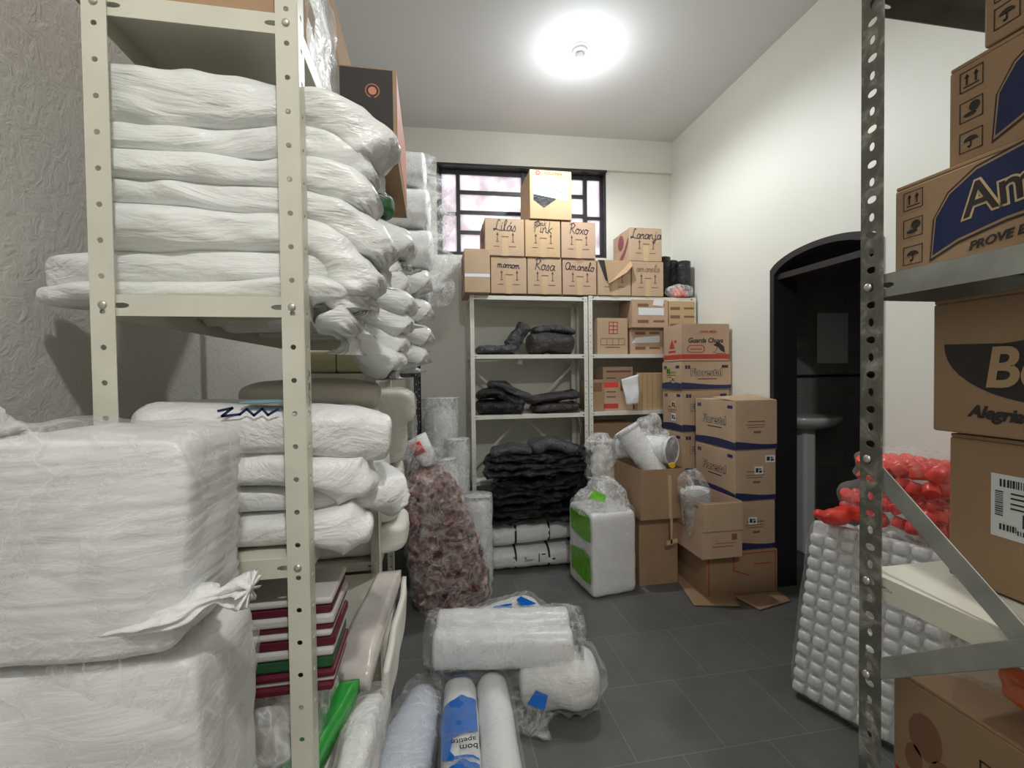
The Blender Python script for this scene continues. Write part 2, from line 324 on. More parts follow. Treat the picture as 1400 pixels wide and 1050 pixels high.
def carton(loc, w, d, h, label, group=None, m='card', rz=0, top='closed', bw=.003, name='cardboard_box', tape=True, gap=.0, flaps=(), rx=0, ry=0, cat='box'):
    e = E(name, loc, label, cat, group, rz, rx, ry); bm = bmesh.new(); rnd = random.Random(int(loc[0]*977+loc[2]*3331))
    if top == 'closed':
        box(bm, -w/2, w/2, -d/2, d/2, 0, h-.005); obj('body', bm, m, e, False, None, [bevel(bw)])
        for s in (-1, 1):
            b = bmesh.new(); box(b, -w/2+.001, w/2-.001, min(s*.0015, s*(d/2-.001)), max(s*.0015, s*(d/2-.001)), -.0025, .0025)
            f = obj('flap', b, m, e, False, None, [bevel(.0012)]); f.location = (0, 0, h-.0025)
        if tape: boxo('packing_tape', (-w/2-.0006, w/2+.0006, -.024, .024, h, h+.0006), 'tape', e)
    else:
        t = .005; v = box(bm, -w/2, w/2, -d/2, d/2, 0, h); bm.faces.ensure_lookup_table(); bm.faces.remove(bm.faces[1])
        obj('body', bm, m, e, False, None, [solid(t)])
        for side, ang, ln in flaps:    # side N,S,E,W ; ang: 0 = straight up, 90 = outward flat, 180 hanging
            b = bmesh.new(); ww = w if side in 'NS' else d
            box(b, -ww/2+.002, ww/2-.002, -t/2, t/2, 0, ln); f = obj('flap', b, m, e, False)
            zr = {'S': 0, 'E': R(90), 'N': R(180), 'W': R(-90)}[side]; off = {'S': (0,-d/2), 'E': (w/2,0), 'N': (0,d/2), 'W': (-w/2,0)}[side]
            f.matrix_local = Matrix.Translation((*off, h)) @ Matrix.Rotation(zr, 4, 'Z') @ Matrix.Rotation(R(ang), 4, 'X')
    return e
def copy_tree(o, parent=None):
    c = o.copy(); C.objects.link(c)
    if parent: c.parent = parent; c.matrix_parent_inverse = o.matrix_parent_inverse
    for ch in [k for k in C.objects if k.parent == o]: copy_tree(ch, c)
    return c
# perforated steel strip: cells along v, each with an elliptical hole (or None)
def strip(bm, mtx, w, cells):
    for (v0, v1, hole) in cells:
        K = [(0, v0), (w/3, v0), (2*w/3, v0), (w, v0), (w, v0+(v1-v0)/3), (w, v0+2*(v1-v0)/3), (w, v1), (2*w/3, v1), (w/3, v1), (0, v1), (0, v0+2*(v1-v0)/3), (0, v0+(v1-v0)/3)]
        P = [bm.verts.new(mtx @ Vector((a, b, 0))) for a, b in K]
        if not hole: bm.faces.new(P); continue
        hx, hy, cu = hole[0], hole[1], (hole[2] if len(hole) > 2 else w/2); cv = (v0+v1)/2
        Q = []
        for a, b in K:
            th = math.atan2((b-cv)/(v1-v0), (a-w/2)/w); Q.append(bm.verts.new(mtx @ Vector((cu+hx*math.cos(th), cv+hy*math.sin(th), 0))))
        for i in range(12): j = (i+1) % 12; bm.faces.new((P[i], P[j], Q[j], Q[i]))
def frame(o, x, y):
    x, y = Vector(x).normalized(), Vector(y).normalized(); z = x.cross(y); m = Matrix((x, y, z)).transposed().to_4x4(); m.translation = Vector(o); return m
def post(parent, x, y, sx, sy, h, fl, m, cells, name='post', fx=None):
    """L-section: corner at x,y ; flanges go sx along X and sy along Y"""
    bm = bmesh.new()
    strip(bm, frame((x, y, 0), (sx, 0, 0), (0, 0, 1)), fx or fl, [(a, b, None) for a, b, c in cells] if fx else cells); strip(bm, frame((x, y, 0), (0, sy, 0), (0, 0, 1)), fl, cells)
    bmesh.ops.remove_doubles(bm, verts=bm.verts, dist=.0002)
    return obj(name, bm, m, parent, False, None, [solid(.0016, 0)])
def cells_for(h, pitch, holes, z0=0):
    out = []; n = int(h/pitch)
    for i in range(n): out.append((i*pitch, (i+1)*pitch if i < n-1 else h, holes[i % len(holes)]))
    return out
def shelf(parent, w, d, z, m, lip=.03, x0=0, y0=0, ribs=True, name='shelf'):
    bm = bmesh.new(); x1, y1 = x0+w, y0+d
    bm.faces.new([bm.verts.new(p) for p in ((x0, y0, z), (x1, y0, z), (x1, y1, z), (x0, y1, z))])
    for o, u, L in (((x0, y0, z-lip), (1, 0, 0), w), ((x0, y1, z-lip), (1, 0, 0), w), ((x0, y0, z-lip), (0, 1, 0), d), ((x1, y0, z-lip), (0, 1, 0), d)):
        a = .035; cs = [(0, .012, None), (.012, .052, (.004, .011)), (.052, L-.052, None), (L-.052, L-.012, (.004, .011)), (L-.012, L, None)]
        if d < .05: cs = [(0, L, None)]
        strip(bm, frame(o, (0, 0, 1), u), lip, [(c[0], c[1], (c[2][0], c[2][1]) if c[2] else None) for c in cs])
    if ribs:
        for k in (1, 2):
            yy = y0+d*k/3; vs = [bm.verts.new(p) for p in ((x0+.01, yy-.02, z-.001), (x1-.01, yy-.02, z-.001), (x1-.01, yy, z-.012), (x0+.01, yy, z-.012), (x0+.01, yy+.02, z-.001), (x1-.01, yy+.02, z-.001))]
            bm.faces.new((vs[0], vs[1], vs[2], vs[3])); bm.faces.new((vs[3], vs[2], vs[5], vs[4]))
    bmesh.ops.remove_doubles(bm, verts=bm.verts, dist=.0002)
    return obj(name, bm, m, parent, False, None, [solid(.0016, 0)])
def bar(name, a, b, w, t, m, parent, nrm):
    a, b = Vector(a), Vector(b); d = (b-a); L = d.length; X = d.normalized(); Zn = Vector(nrm).normalized(); Y = Zn.cross(X)
    bm = bmesh.new(); box(bm, 0, L, -w/2, w/2, -t/2, t/2)
    bmesh.ops.transform(bm, matrix=frame(a, X, Y), verts=bm.verts); return obj(name, bm, m, parent, False, None, [bevel(.001)])
def bolts(parent, pts, n=(0, -1, 0), r=.006):
    for p in pts:
        bm = bmesh.new(); bmesh.ops.create_uvsphere(bm, u_segments=10, v_segments=6, radius=r)
        bmesh.ops.scale(bm, vec=(1, .5, 1) if abs(n[1]) else (.5, 1, 1), verts=bm.verts); bmesh.ops.translate(bm, vec=p, verts=bm.verts); obj('bolt', bm, 'bolt', parent)
# ------------------------------------------------------------------ the room
def struct(name, bm, m, mods=(), loc=None, rz=0, smooth=False):
    o = obj(name, bm, m, None, smooth, loc, mods); o.rotation_euler.z = rz; return setp(o, kind='structure')
LX, RX, NY, FY = -.66, 2.14, -2.4, 3.97
bm = bmesh.new(); box(bm, LX-.1, 3.9, NY-.1, 4.1, -.1, 0); struct('floor', bm, 'floor')
bm = bmesh.new(); box(bm, LX-.1, 3.9, NY-.1, 4.1, H, H+.1); struct('ceiling', bm, 'ceil')
bm = bmesh.new(); box(bm, LX-.12, LX, NY-.1, 4.1, 0, H); struct('wall_left', bm, 'stucco')
bm = bmesh.new(); box(bm, LX-.1, RX+.1, NY-.12, NY, 0, H); struct('wall_rear', bm, 'wall')
D0, D1, SP, RISE = 1.84, 2.57, 1.985, .125
def arch_z(y, base=SP, rise=RISE, a=D0, b=D1): k = (2*y-a-b)/(b-a); return base+rise*math.sqrt(max(0, 1-k*k*.92))-rise*math.sqrt(.08)*0
bm = bmesh.new(); box(bm, RX, RX+.15, NY, D0, 0, H); box(bm, RX, RX+.15, D1, 4.1, 0, H)
n = 24; ys = [D0+(D1-D0)*i/n for i in range(n+1)]
for a, b in zip(ys, ys[1:]):
    v = [bm.verts.new(p) for p in ((RX,a,arch_z(a)),(RX,b,arch_z(b)),(RX,b,H),(RX,a,H),(RX+.15,a,arch_z(a)),(RX+.15,b,arch_z(b)),(RX+.15,b,H),(RX+.15,a,H))]
    for f in ((0,3,2,1),(4,5,6,7),(0,1,5,4)): bm.faces.new([v[i] for i in f])
struct('wall_right', bm, 'wall_r')
# back wall, slightly out of square, with the window opening
BR = -math.atan(.0437); BO = (RX, 3.80, 0)
WL, WR, WB, WT = -2.075, -.606, 2.40, 3.15
bm = bmesh.new()
for b in ((-3.0, WL, 0, .12, 0, H), (WR, .1, 0, .12, 0, H), (WL, WR, 0, .12, 0, WB), (WL, WR, 0, .12, WT, H)): box(bm, *b)
struct('wall_back', bm, 'wall', loc=BO, rz=BR)
bm = bmesh.new(); box(bm, -2.9, .03, -.035, 0, WT+.005, H); struct('trim_1', bm, 'wall', loc=BO, rz=BR)
win = bpy.data.objects.new('window_1', None); C.objects.link(win); setp(win, kind='structure'); win.location = BO; win.rotation_euler.z = BR
bm = bmesh.new()
for b in ((WL, WR, -.036, .115, WT-.014, WT+.002), (WL, WR, .0, .115, WB, WB+.014), (WL-.001, WL+.014, -.004, .115, WB, WT), (WR-.014, WR+.001, -.004, .115, WB, WT)): box(bm, *b)
xs = (WL+.014, -1.90, -1.335, -.78, WR-.014); y0, y1 = .05, .085
for b in ((xs[0], xs[4], y0, y1, WT-.05, WT-.014), (xs[0], xs[4], y0, y1, WB+.014, WB+.04)): box(bm, *b)
for x in xs[1:4]: box(bm, x-.016, x+.016, y0-.01, y1, WB+.014, WT-.014)
for x in (xs[0]+.01, xs[4]-.01): box(bm, x-.012, x+.012, y0, y1, WB+.014, WT-.014)
for k in range(1, 4): z = WT-.03-k*.171; box(bm, xs[1], xs[3], y0-.004, y1, z-.014, z+.014)
for a, b in ((0, 1), (3, 4)): box(bm, xs[a], xs[b], y0, y1, WT-.40, WT-.375)
box(bm, -1.31, -1.30, y0-.03, y0-.01, 2.7, 3.0)
obj('window_frame', bm, 'black_metal_w', win, False)
bm = bmesh.new(); box(bm, xs[0], xs[4], .066, .070, WB+.02, WT-.02); obj('frosted_panes', bm, 'pane', win, False)
# door frame with its arched head, and the dark washroom beyond
dr = bpy.data.objects.new('door_1', None); C.objects.link(dr); setp(dr, kind='structure')
bm = bmesh.new(); prof = [(D0, 0)]+[(y, arch_z(y)) for y in ys]+[(D1, 0)]
ins = [(D0+.035, 0)]+[(D0+.035+(y-D0)*(D1-D0-.07)/(D1-D0), arch_z(y)-.035) for y in ys]+[(D1-.035, 0)]
for xa, xb in ((RX-.012, RX+.155),):
    for (p, q, r_, s) in zip(prof, prof[1:], ins, ins[1:]):
        v = [bm.verts.new((x, y, z)) for x in (xa, xb) for (y, z) in (p, q, s, r_)]
        for f in ((0,1,2,3),(7,6,5,4),(3,2,6,7),(0,4,5,1)): bm.faces.new([v[i] for i in f])
box(bm, RX+.01, RX+.07, D0+.03, D1-.03, SP-.03, SP+.005)
obj('door_frame', bm, 'black_metal', dr, False)
bm = bmesh.new(); box(bm, RX+.15, 3.85, 3.15, 3.25, 0, H); box(bm, 3.75, 3.85, 1.2, 3.2, 0, H); box(bm, RX+.15, 3.85, 1.1, 1.2, 0, H)
struct('wall_washroom', bm, 'bath')
bm = bmesh.new(); box(bm, RX+.15, 3.75, 3.135, 3.15, 1.33, 1.35); box(bm, 3.735, 3.75, 1.2, 3.15, 1.33, 1.35); struct('trim_2', bm, 'black_metal')
bm = bmesh.new(); bmesh.ops.create_uvsphere(bm, u_segments=24, v_segments=12, radius=1)
for v in bm.verts:
    v.co = Vector((v.co.x*.24, v.co.y*.19, v.co.z*.10 if v.co.z < 0 else v.co.z*.01))
s = E('wash_basin', (2.78, 2.96, 1.04), 'white wall basin seen through the dark arched doorway', 'sink')
obj('basin', bm, 'porcelain', s); boxo('pedestal', (-.05, .05, -.02, .18, -1.04, -.07), 'porcelain', s, .02)
s = setp(boxo('poster', (3.02, 3.30, 3.128, 3.134, 1.44, 1.84), 'paper', None), 'pale paper poster on the dark washroom wall', 'poster')
# ceiling lamp
s = E('ceiling_bulb', (.95, 2.78, H), 'bare bright bulb in a round white ceiling socket', 'lamp')
bm = bmesh.new()
for r0, r1, z0, z1 in ((.065, .06, 0, -.012), (.05, .042, -.012, -.03), (.026, .024, -.03, -.075)):
    bmesh.ops.create_cone(bm, cap_ends=True, segments=28, radius1=r1, radius2=r0, depth=abs(z1-z0), matrix=Matrix.Translation((0, 0, (z0+z1)/2)))
obj('socket', bm, 'porcelain', s)
bm = bmesh.new(); bmesh.ops.create_uvsphere(bm, u_segments=24, v_segments=16, radius=.036)
for v in bm.verts:
    if v.co.z > 0: v.co.z *= 1.6; k = v.co.z/.058; v.co.x *= 1-.35*k*k; v.co.y *= 1-.35*k*k
bmesh.ops.translate(bm, vec=(0, 0, -.130), verts=bm.verts); b = obj('bulb', bm, 'bulbglass', s); b.visible_shadow = True
# ------------------------------------------------------------------ shelving
def unit(label, x0, x1, y0, y1, h, levels, m, fl=.031, pitch=.05, holes=((.004, .004),), braces=(), group=None, lip=.03, name='shelving_unit', bolt_r=.006, ribs=True, z0=0):
    e = E(name, (x0, y0, z0), label, 'shelving', group); w, d = x1-x0, y1-y0
    cs = cells_for(h, pitch, holes)
    for (x, sx) in ((0, 1), (w, -1)):
        for (y, sy) in ((0, 1), (d, -1)): post(e, x, y, sx, sy, h, fl, m, cs)
    for z in levels:
        shelf(e, w-.008, d-.008, z, m, lip, .004, .004, ribs)
        bolts(e, [(.016, -.001, z-.015), (w-.016, -.001, z-.015)], r=bolt_r)
    for a, b, n in braces: bar('brace', a, b, .02, .002, m, e, n)
    return e
U1 = unit('cream perforated shelving unit in the left foreground', -.470, -.189, .73, 1.64, 2.02, (.29, .69, 1.105, 1.50, 1.92), 'cream_metal', .031)
U2 = unit('cream shelving unit behind the foreground one along the left wall', -.49, -.189, 1.66, 2.20, 1.50, (.30, .72, 1.05, 1.39), 'cream_metal', .031)
U3 = unit('dark steel shelving unit at the far left under the clear rolls', -.62, -.085, 2.95, 3.55, 1.88, (.3, .9, 1.4, 1.873), 'black_metal', .03, holes=((.005, .005),), bolt_r=.003)
for y in (.76, .755):
    pass
U4 = unit('white shelving unit on the back wall, left one, holding dark plastic bags', .285, 1.195, 3.37, 3.70, 1.975, (.16, .58, 1.075, 1.53, 1.972), 'white_metal', .03,
     braces=(((.02, .325, .62), (.89, .325, 1.45), (0, 1, 0)), ((.02, .325, 1.45), (.89, .325, .62), (0, 1, 0))), bolt_r=.004)
U5 = unit('white shelving unit on the back wall, right one, holding cartons', 1.205, 2.115, 3.37, 3.70, 1.985, (.16, .62, 1.08, 1.53, 1.982), 'white_metal', .03, bolt_r=.004)
# near right unit: alternating slots and round holes, worn grey post, cross braces on its end
NR = E('shelving_unit', (.628, .27, 0), 'worn grey perforated steel shelving unit at the right edge', 'shelving')
alt = ((.0075, .0052), (.0045, .0062))
for (x, sx) in ((0, 1), (.92, -1)):
    for (y, sy) in ((0, 1), (.305, -1)): post(NR, x, y, sx, sy, 2.15, .034, 'worn', cells_for(2.15, .0252, alt), fx=.010 if (x, y) == (0, .305) else None)
for z, mm in ((.69, 'grey_metal'), (1.083, 'cream_metal'), (1.515, 'grey_metal'), (1.93, 'grey_metal')):
    shelf(NR, .912, .297, z, mm, .032, .004, .004, True)
bar('brace', (.003, .30, 1.25), (.003, .01, .99), .026, .002, 'grey_metal', NR, (1, 0, 0))
bar('brace', (.0005, .30, .93), (.0005, .01, 1.15), .026, .002, 'grey_metal', NR, (1, 0, 0))
bar('brace', (.003, .30, .62), (.003, .01, .36), .026, .002, 'grey_metal', NR, (1, 0, 0))
bolts(NR, [(-.002, .292, z) for z in (1.50, 1.07, 1.25, .93)], (1, 0, 0), .006)
# marks on the foreground post
polys('pen_marks', U1, Matrix.Translation((.2820, .012, 0)) @ fm('R', 0, 0, 0), strokes([[(0,1.335),(.008,1.345),(0,1.352)],[(.001,1.36),(.008,1.37)],[(.008,1.36),(.001,1.372)],[(0,1.38),(.009,1.385),(.001,1.39)],[(.002,1.32),(.007,1.327)]], .0018), 'marker', .001)
# ------------------------------------------------------------------ near right shelf: cartons and bags
IS = .024
def icon(u, v, s, kind):
    fr_ = strokes([[(u-s, v-s), (u+s, v-s), (u+s, v+s), (u-s, v+s), (u-s, v-s)]], .0012)
    if kind == 'up': return fr_+[p for k in (-.4, .4) for p in (rect(u+k*s-.1*s, u+k*s+.1*s, v-.4*s, v+.4*s), [(u+k*s-.25*s, v+.3*s), (u+k*s+.25*s, v+.3*s), (u+k*s, v+.75*s)])]+[rect(u-.7*s, u+.7*s, v-.65*s, v-.52*s)]
    if kind == 'umb': return fr_+[arc(u, v, .65*s, .5*s, 0, 180, 10)]+strokes([[(u, v), (u, v-.5*s), (u-.15*s, v-.62*s), (u-.25*s, v-.5*s)]], .002)
    return fr_+[arc(u+.3*s, v+.3*s, .5*s, .5*s, 0, 360, 12)[:-1], arc(u-.1*s, v-.4*s, .6*s, .22*s, 0, 360, 12)[:-1]]
def lshape(d, h): return fm('L', 0, d, h)
def american(loc, w, d, h, label, rz, s=1.0, u0=.0):
    e = carton(loc, w, d, h, label, 'printed snack cartons on the right shelf', 'card4', rz); F = fm('L', w, d, h)
    q = [icon(-d/2+.026, v, .0125*s, k) for v, k in ((h*.30, 'up'), (0.0, 'hand'), (-h*.30, 'umb'))]
    polys('handling_symbols', e, F, [p for L in q for p in L], 'ink')
    x0 = -d/2+.052
    top = [(x0, -.36*h), (x0+.004, .02*h), (x0+.020, .22*h), (x0+.05, .37*h), (x0+.10, .44*h), (x0+.22, .44*h), (x0+.22, -.10*h), (x0+.14, -.12*h), (x0+.08, -.16*h), (x0+.03, -.25*h)]
    big = [(x0-.004, -.42*h), (x0, .02*h), (x0+.017, .25*h), (x0+.048, .41*h), (x0+.10, .485*h), (x0+.225, .485*h), (x0+.225, -.15*h), (x0+.14, -.17*h), (x0+.08, -.21*h), (x0+.03, -.30*h)]
    mid = [(a+(b-a)*.5, c+(d_-c)*.5) for (a, c), (b, d_) in zip(big, top)]
    polys('brand_badge', e, F, [big], 'ink', .0007); polys('brand_badge', e, F, [mid], 'card4', .0010); polys('brand_badge', e, F, [top], 'amblue', .0013)
    text('brand_outline', e, F, 'America', .058*s, 'sticker', x0+.126, .13*h, 0, .0032, R(5), .92, .0016)
    text('brand_letters', e, F, 'America', .058*s, 'ink', x0+.126, .13*h, 0, .0006, R(5), .92, .0022)
    text('slogan', e, F, 'PROVE ESTE SABOR', .0145*s, 'ink', x0+.105, -.31*h, .3, .0005, R(6), 1, .0012)
    return e
american((.67+.13, .36+.005, 1.516), .26, .39, .128, 'carton with a dark blue oval brand badge, on the metal shelf by the post', 0)
american((.69+.12, .30, 1.649), .24, .41, .131, 'upper badge-printed carton, second layer above the metal shelf', 0)
e = carton((.695+.12, .285, 1.785), .24, .37, .12, 'topmost carton at the upper right corner of the picture', None, 'card4'); F = fm('L', .24, .37, .12)
polys('handling_symbols', e, F, icon(-.185+.024, -.033, .0125, 'umb')+icon(-.185+.024, 0, .0125, 'up'), 'ink')
# carton with the dark bowl-shaped badge
e = carton((.705+.12, .336, 1.292), .24, .40, .186, 'brown carton with a dark crescent badge, under the metal shelf', None, 'card4', R(-3)); F = fm('L', .24, .40, .186)
x0 = -.2+.016; cres = [(x0, .030)]+[(x0+.13+.13*math.cos(R(a)), .028+.078*math.sin(R(a))) for a in range(188, 352, 8)]+[(x0+.26, .055), (x0+.15, .036), (x0+.07, .027)]
polys('brand_badge', e, F, [cres], 'ink', .0009)
text('brand_letters', e, F, 'Be', .072, 'cardin', x0+.083, -.006, .15, .0018, 0, .9, .0020)
text('slogan', e, F, 'Alegria & Sabor', .022, 'ink', x0+.098, -.066, .25, .0009, R(-4), .95, .0012)
# the one with the white label 157
e = carton((.715+.12, .322, 1.086), .24, .40, .203, 'plain brown carton with a white barcode label numbered 157', None, 'card4', R(-4)); F = fm('L', .24, .40, .203)
u0 = -.2+.053; polys('paper_label', e, F, [rect(u0, u0+.12, -.026, .056)], 'paper', .0009)
rnd = random.Random(5); bars = []; x = u0+.010
while x < u0+.108: wv = rnd.choice((.0010, .0016, .0024)); bars.append(rect(x, x+wv, .040, .050)); bars.append(rect(x, x+wv, -.016, -.008) if not (u0+.028 < x < u0+.068) else rect(x, x+wv, -.018, -.012)); x += wv+rnd.choice((.001, .0016))
y = .002
while y < .034: wv = rnd.choice((.001, .0016)); bars.append(rect(u0+.005, u0+.014, y, y+wv)); y += wv+.0013
for k, yy in enumerate((.032, .026, .019, .013)): bars.append(rect(u0+.022, u0+.10-.004*k, yy, yy+.0022))
polys('barcode', e, F, bars, 'ink', .0014); text('label_number', e, F, '157', .023, 'ink', u0+.048, .0, 0, .0006, 0, 1, .0014)
# lower shelf: long printed carton, bag on it, bag of orange things
e = carton((.672+.15, .35, .692), .30, .42, .245, 'dark brown carton with barcode strips on the lowest right shelf in view', None, 'card4'); F = fm('L', .30, .42, .245)
b = []; rnd = random.Random(9)
for v in (.055, -.005):
    b += strokes([[(-.10, v-.018), (.2, v-.018), (.2, v+.018), (-.10, v+.018), (-.10, v-.018)]], .0022); x = -.092
    while x < .19: wv = rnd.choice((.0015, .003, .004)); b.append(rect(x, x+wv, v-.012, v+.012)); x += wv+rnd.choice((.002, .003, .006))
polys('barcode_strips', e, F, b, 'ink'); polys('red_print', e, F, [[(-.205, -.02), (-.12, -.06), (-.06, -.10), (-.06, -.12), (-.205, -.12)]], 'redink'); polys('leaf_print', e, F, [arc(-.165, .05, .022, .032, 0, 360)[:-1], arc(-.142, .005, .018, .028, 0, 360)[:-1], arc(-.18, .01, .012, .02, 0, 360)[:-1]], 'brownink')
s = E('plastic_bag', (.80, .47, .939), 'clear bag of orange packets on the carton under the white shelf', 'bag')
blob('orange_packet', (.12, .07, .05), 'orange', s, 3, 10, .02, 18, 3, (-.03, -.035, .012)); blob('bag_film', (.27, .17, .115), 'film_thin', s, 3, 14, .022, 11, 4)
s = E('plastic_bag', (.80, .31, .939), 'folded red and navy plastic packets at the lower right edge', 'bag')
blob('red_packet', (.2, .14, .045), 'crimson', s, 3, 12, .02, 14, 6, (0, 0, .03)); blob('navy_packet', (.24, .15, .04), 'amblue', s, 3, 12, .015, 14, 7); blob('bag_film', (.26, .17, .085), 'film_thin', s, 3, 12, .015, 12, 8)
# ------------------------------------------------------------------ white bagged rolls on the upper left shelf, three piles deep
ORD = ['topmost', 'second from the top', 'third from the top', 'fourth from the top', 'fifth from the top', 'sixth from the top', 'bottom']
P1 = [(-.50, 1.806, .048, 1.811, .034, -.112, 1.775, .040), (-.495, 1.745, .026, 1.752, .033, -.132, 1.728, .032), (-.505, 1.703, .026, 1.702, .029, -.126, 1.682, .030),
      (-.50, 1.662, .025, 1.654, .028, -.104, 1.604, .034), (-.505, 1.612, .037, 1.604, .032, -.128, 1.545, .036), (-.60, 1.553, .033, 1.556, .028, -.155, 1.520, .032), (-.605, 1.517, .018, 1.519, .024, -.160, 1.480, .030)]
for i, (xl, zl, hl, zm, hm, xe, ze, he) in enumerate(P1):
    y = .845+.006*(i % 2)
    pts = [(xl, y+.09*(i > 4), zl), (xl+.12, y+.03*(i > 4), zl), (-.27, y, (zl+zm)/2), (-.185, y, zm), (xe-.015, y+.005, ze+.012), (xe+.016, y+.012, ze-.026), (xe+.012, y+.016, ze-.060)]
    secs = rs(.085, hl*1.08, .05, .09, 0, .15, [(.30, .085, hl*1.08), (.50, .085, hm*1.12), (.70, .085, he*1.2)], .16)
    o = loft('bagged_roll', pts, secs, 'film_white2', None, 80, 56, 3.4, .009, 12, 17, i+3, stretch=(.8, 1.2, 1.6))
    setp(o, 'white wrapped roll, %s in the nearest pile on the upper left shelf' % ORD[i], 'roll', 'white rolls on the upper left shelf')
P2 = [(1.69, -.028, 1.675), (1.655, -.055, 1.625), (1.605, -.038, 1.590), (1.575, -.028, 1.540), (1.54, -.032, 1.500), (1.525, -.045, 1.455), (1.515, -.055, 1.415)]
for i, (zm, xe, ze) in enumerate(P2):
    y = 1.10+.012*(i % 3); r_ = .034 if i else .042
    pts = [(-.47, y, zm+(6-i)*.022), (-.33, y, zm+(6-i)*.018), (-.21, y, zm+.012*(4-i)*(i < 4)), (xe-.085, y+.01, ze+.014), (xe-.038, y+.02, ze-.012), (xe-.036, y+.02, ze-.045)]
    o = loft('bagged_roll', pts, rs(.09, r_, .08, .12, 0, .13, [(.5, .09, r_*1.05), (.7, .09, r_*1.15)], .15), 'film_white2', None, 56, 44, 2.6, .009, 13, 13, i+30, stretch=(.6, 1.3, 1.5))
    setp(o, 'white wrapped roll end, %s in the pile behind the nearest rolls' % ORD[i], 'roll', 'white rolls on the upper left shelf')
P3 = [(1.72, -.03, 1.655), (1.64, -.028, 1.57), (1.58, -.026, 1.50), (1.53, -.04, 1.44)]
for i, (zm, xe, ze) in enumerate(P3):
    y = 1.40
    pts = [(-.47, y, zm), (-.33, y, zm), (-.21, y, zm), (xe-.08, y+.01, ze+.012), (xe-.035, y+.03, ze-.01), (xe-.03, y+.035, ze-.05)]
    o = loft('bagged_roll', pts, rs(.12, .042, .12, .12, 0, .10, [(.5, .12, .042)], .12), 'film_white2', None, 40, 32, 2.4, .007, 13, 12, i+50)
    setp(o, 'white wrapped roll end, %s in the farthest pile of the upper left shelf' % ['topmost', 'second', 'third', 'bottom'][i], 'roll', 'white rolls on the upper left shelf')
s = setp(blob('green_packet', (.12, .08, .05), 'green_s', None, 4, 10, .006, 15, 3, (-.14, 1.06, 1.735)), 'small dark green packet peeking out between the tied roll ends', 'packet')
# on top of the left unit
carton((-.36, .90, 1.922), .27, .30, .20, 'brown carton bottom on the very top of the left shelving', None, 'card4')
s = E('plastic_bag', (-.245, 1.05, 1.922), 'clear bag of white goods at the top left beside the black-faced carton', 'bag')
blob('white_pack', (.05, .26, .30), 'film_white2', s, 4, 12, .008, 10, 12); blob('bag_film', (.068, .28, .36), 'film', s, 4, 14, .014, 14, 13)
boxo('flat_carton', (-.46, -.135, 1.32, 1.62, 1.9215, 1.984), 'card4', None, .002); setp(C.objects[-1] if False else [o for o in C.objects if o.name.startswith('flat_carton')][0], 'flattened brown carton under the black-faced box on top of the left shelving', 'cardboard')
e = carton((-.160, 1.55, 1.986), .15, .50, .235, 'carton with a black face, round logo and orange side on top of the left shelving', None, 'card4', top='open', flaps=(('W', 8, .30),))
F = fm('F', .15, .50, .235); polys('black_face', e, F, [rect(-.073, .066, -.112, .114)], 'ink'); 
polys('round_logo', e, F, [p for p in strokes([arc(.012, .055, .018, .018, -70, 250, 18)], .003)]+[arc(.012, .055, .011, .011, 0, 360, 14)[:-1]], 'salmon', .0012)
polys('orange_print', e, fm('R', .15, .50, .235), [rect(-.24, .24, -.07, .115)], 'salmon', .0008)
# ------------------------------------------------------------------ film packs on the middle left shelf
W2 = 'film packs on the middle left shelf'
def pack(pts, ra, rb, lab, m='film_white', n=3.6, g=.0, seed=0, wr=.008, mid=None, e1=.1, pl=.12, nu=50, grp=W2, name='film_pack', e0=.08):
    return setp(loft(name, pts, rs(ra, rb, e0, e1, 0, g, mid, pl), m, None, nu, 42, n, wr, 12, 14, seed, stretch=(.6, 1.2, 1.5)), lab, 'pack', grp)
pack([(-.47,.86,1.300),(-.3,.86,1.297),(-.19,.865,1.285),(-.085,.89,1.270)], .10, .042, 'flat white film pack with a pale blue label, top of the middle left shelf', seed=61, mid=[(.5,.10,.040),(.8,.10,.05)], e1=.05)
pack([(-.47,.86,1.236),(-.3,.86,1.236),(-.2,.86,1.225),(-.15,.87,1.205),(-.105,.88,1.18)], .10, .030, 'white crinkled pack bulging round the post below the blue-labelled pack', seed=62, mid=[(.5,.10,.033),(.72,.098,.060)], e1=.16, n=3)
pack([(-.47,.87,1.183),(-.3,.87,1.183),(-.19,.90,1.170),(-.11,.95,1.15),(-.075,.97,1.13)], .10, .026, 'white pack with a twisted corner, third down on the middle left shelf', seed=63, mid=[(.6,.10,.032),(.8,.09,.050)], e1=.1, g=.1, n=3)
pack([(-.47,.86,1.134),(-.3,.86,1.134),(-.2,.855,1.13),(-.155,.86,1.125),(-.115,.87,1.115)], .10, .027, 'white pack at the bottom of the middle left shelf, bulging beside the post', seed=64, mid=[(.5,.10,.030),(.75,.098,.054)], e1=.14, n=3)
o = setp(boxo('blue_label', (-.295, -.222, .765, .835, 1.341, 1.3422), 'teal', None), None)
o.parent = [k for k in C.objects if k.name == 'film_pack'][0]
o = polys('marker_writing', [k for k in C.objects if k.name == 'film_pack'][0], Matrix.Translation((-.27, .7535, 1.318)) @ fm('F', 0, 0, 0), strokes([[(-.05,.012),(-.03,.016),(-.045,.004),(-.02,.006),(-.01,.014),(0,.004),(.012,.014),(.02,.004),(.035,.013)]], .004), 'amblue', .0)
pack([(-.45,1.20,1.335),(-.3,1.20,1.34),(-.2,1.20,1.34),(-.13,1.21,1.33)], .12, .035, 'dusky beige pack lying behind the blue-labelled white pack', 'film_pink', 3, seed=65, grp=None, e0=.15)
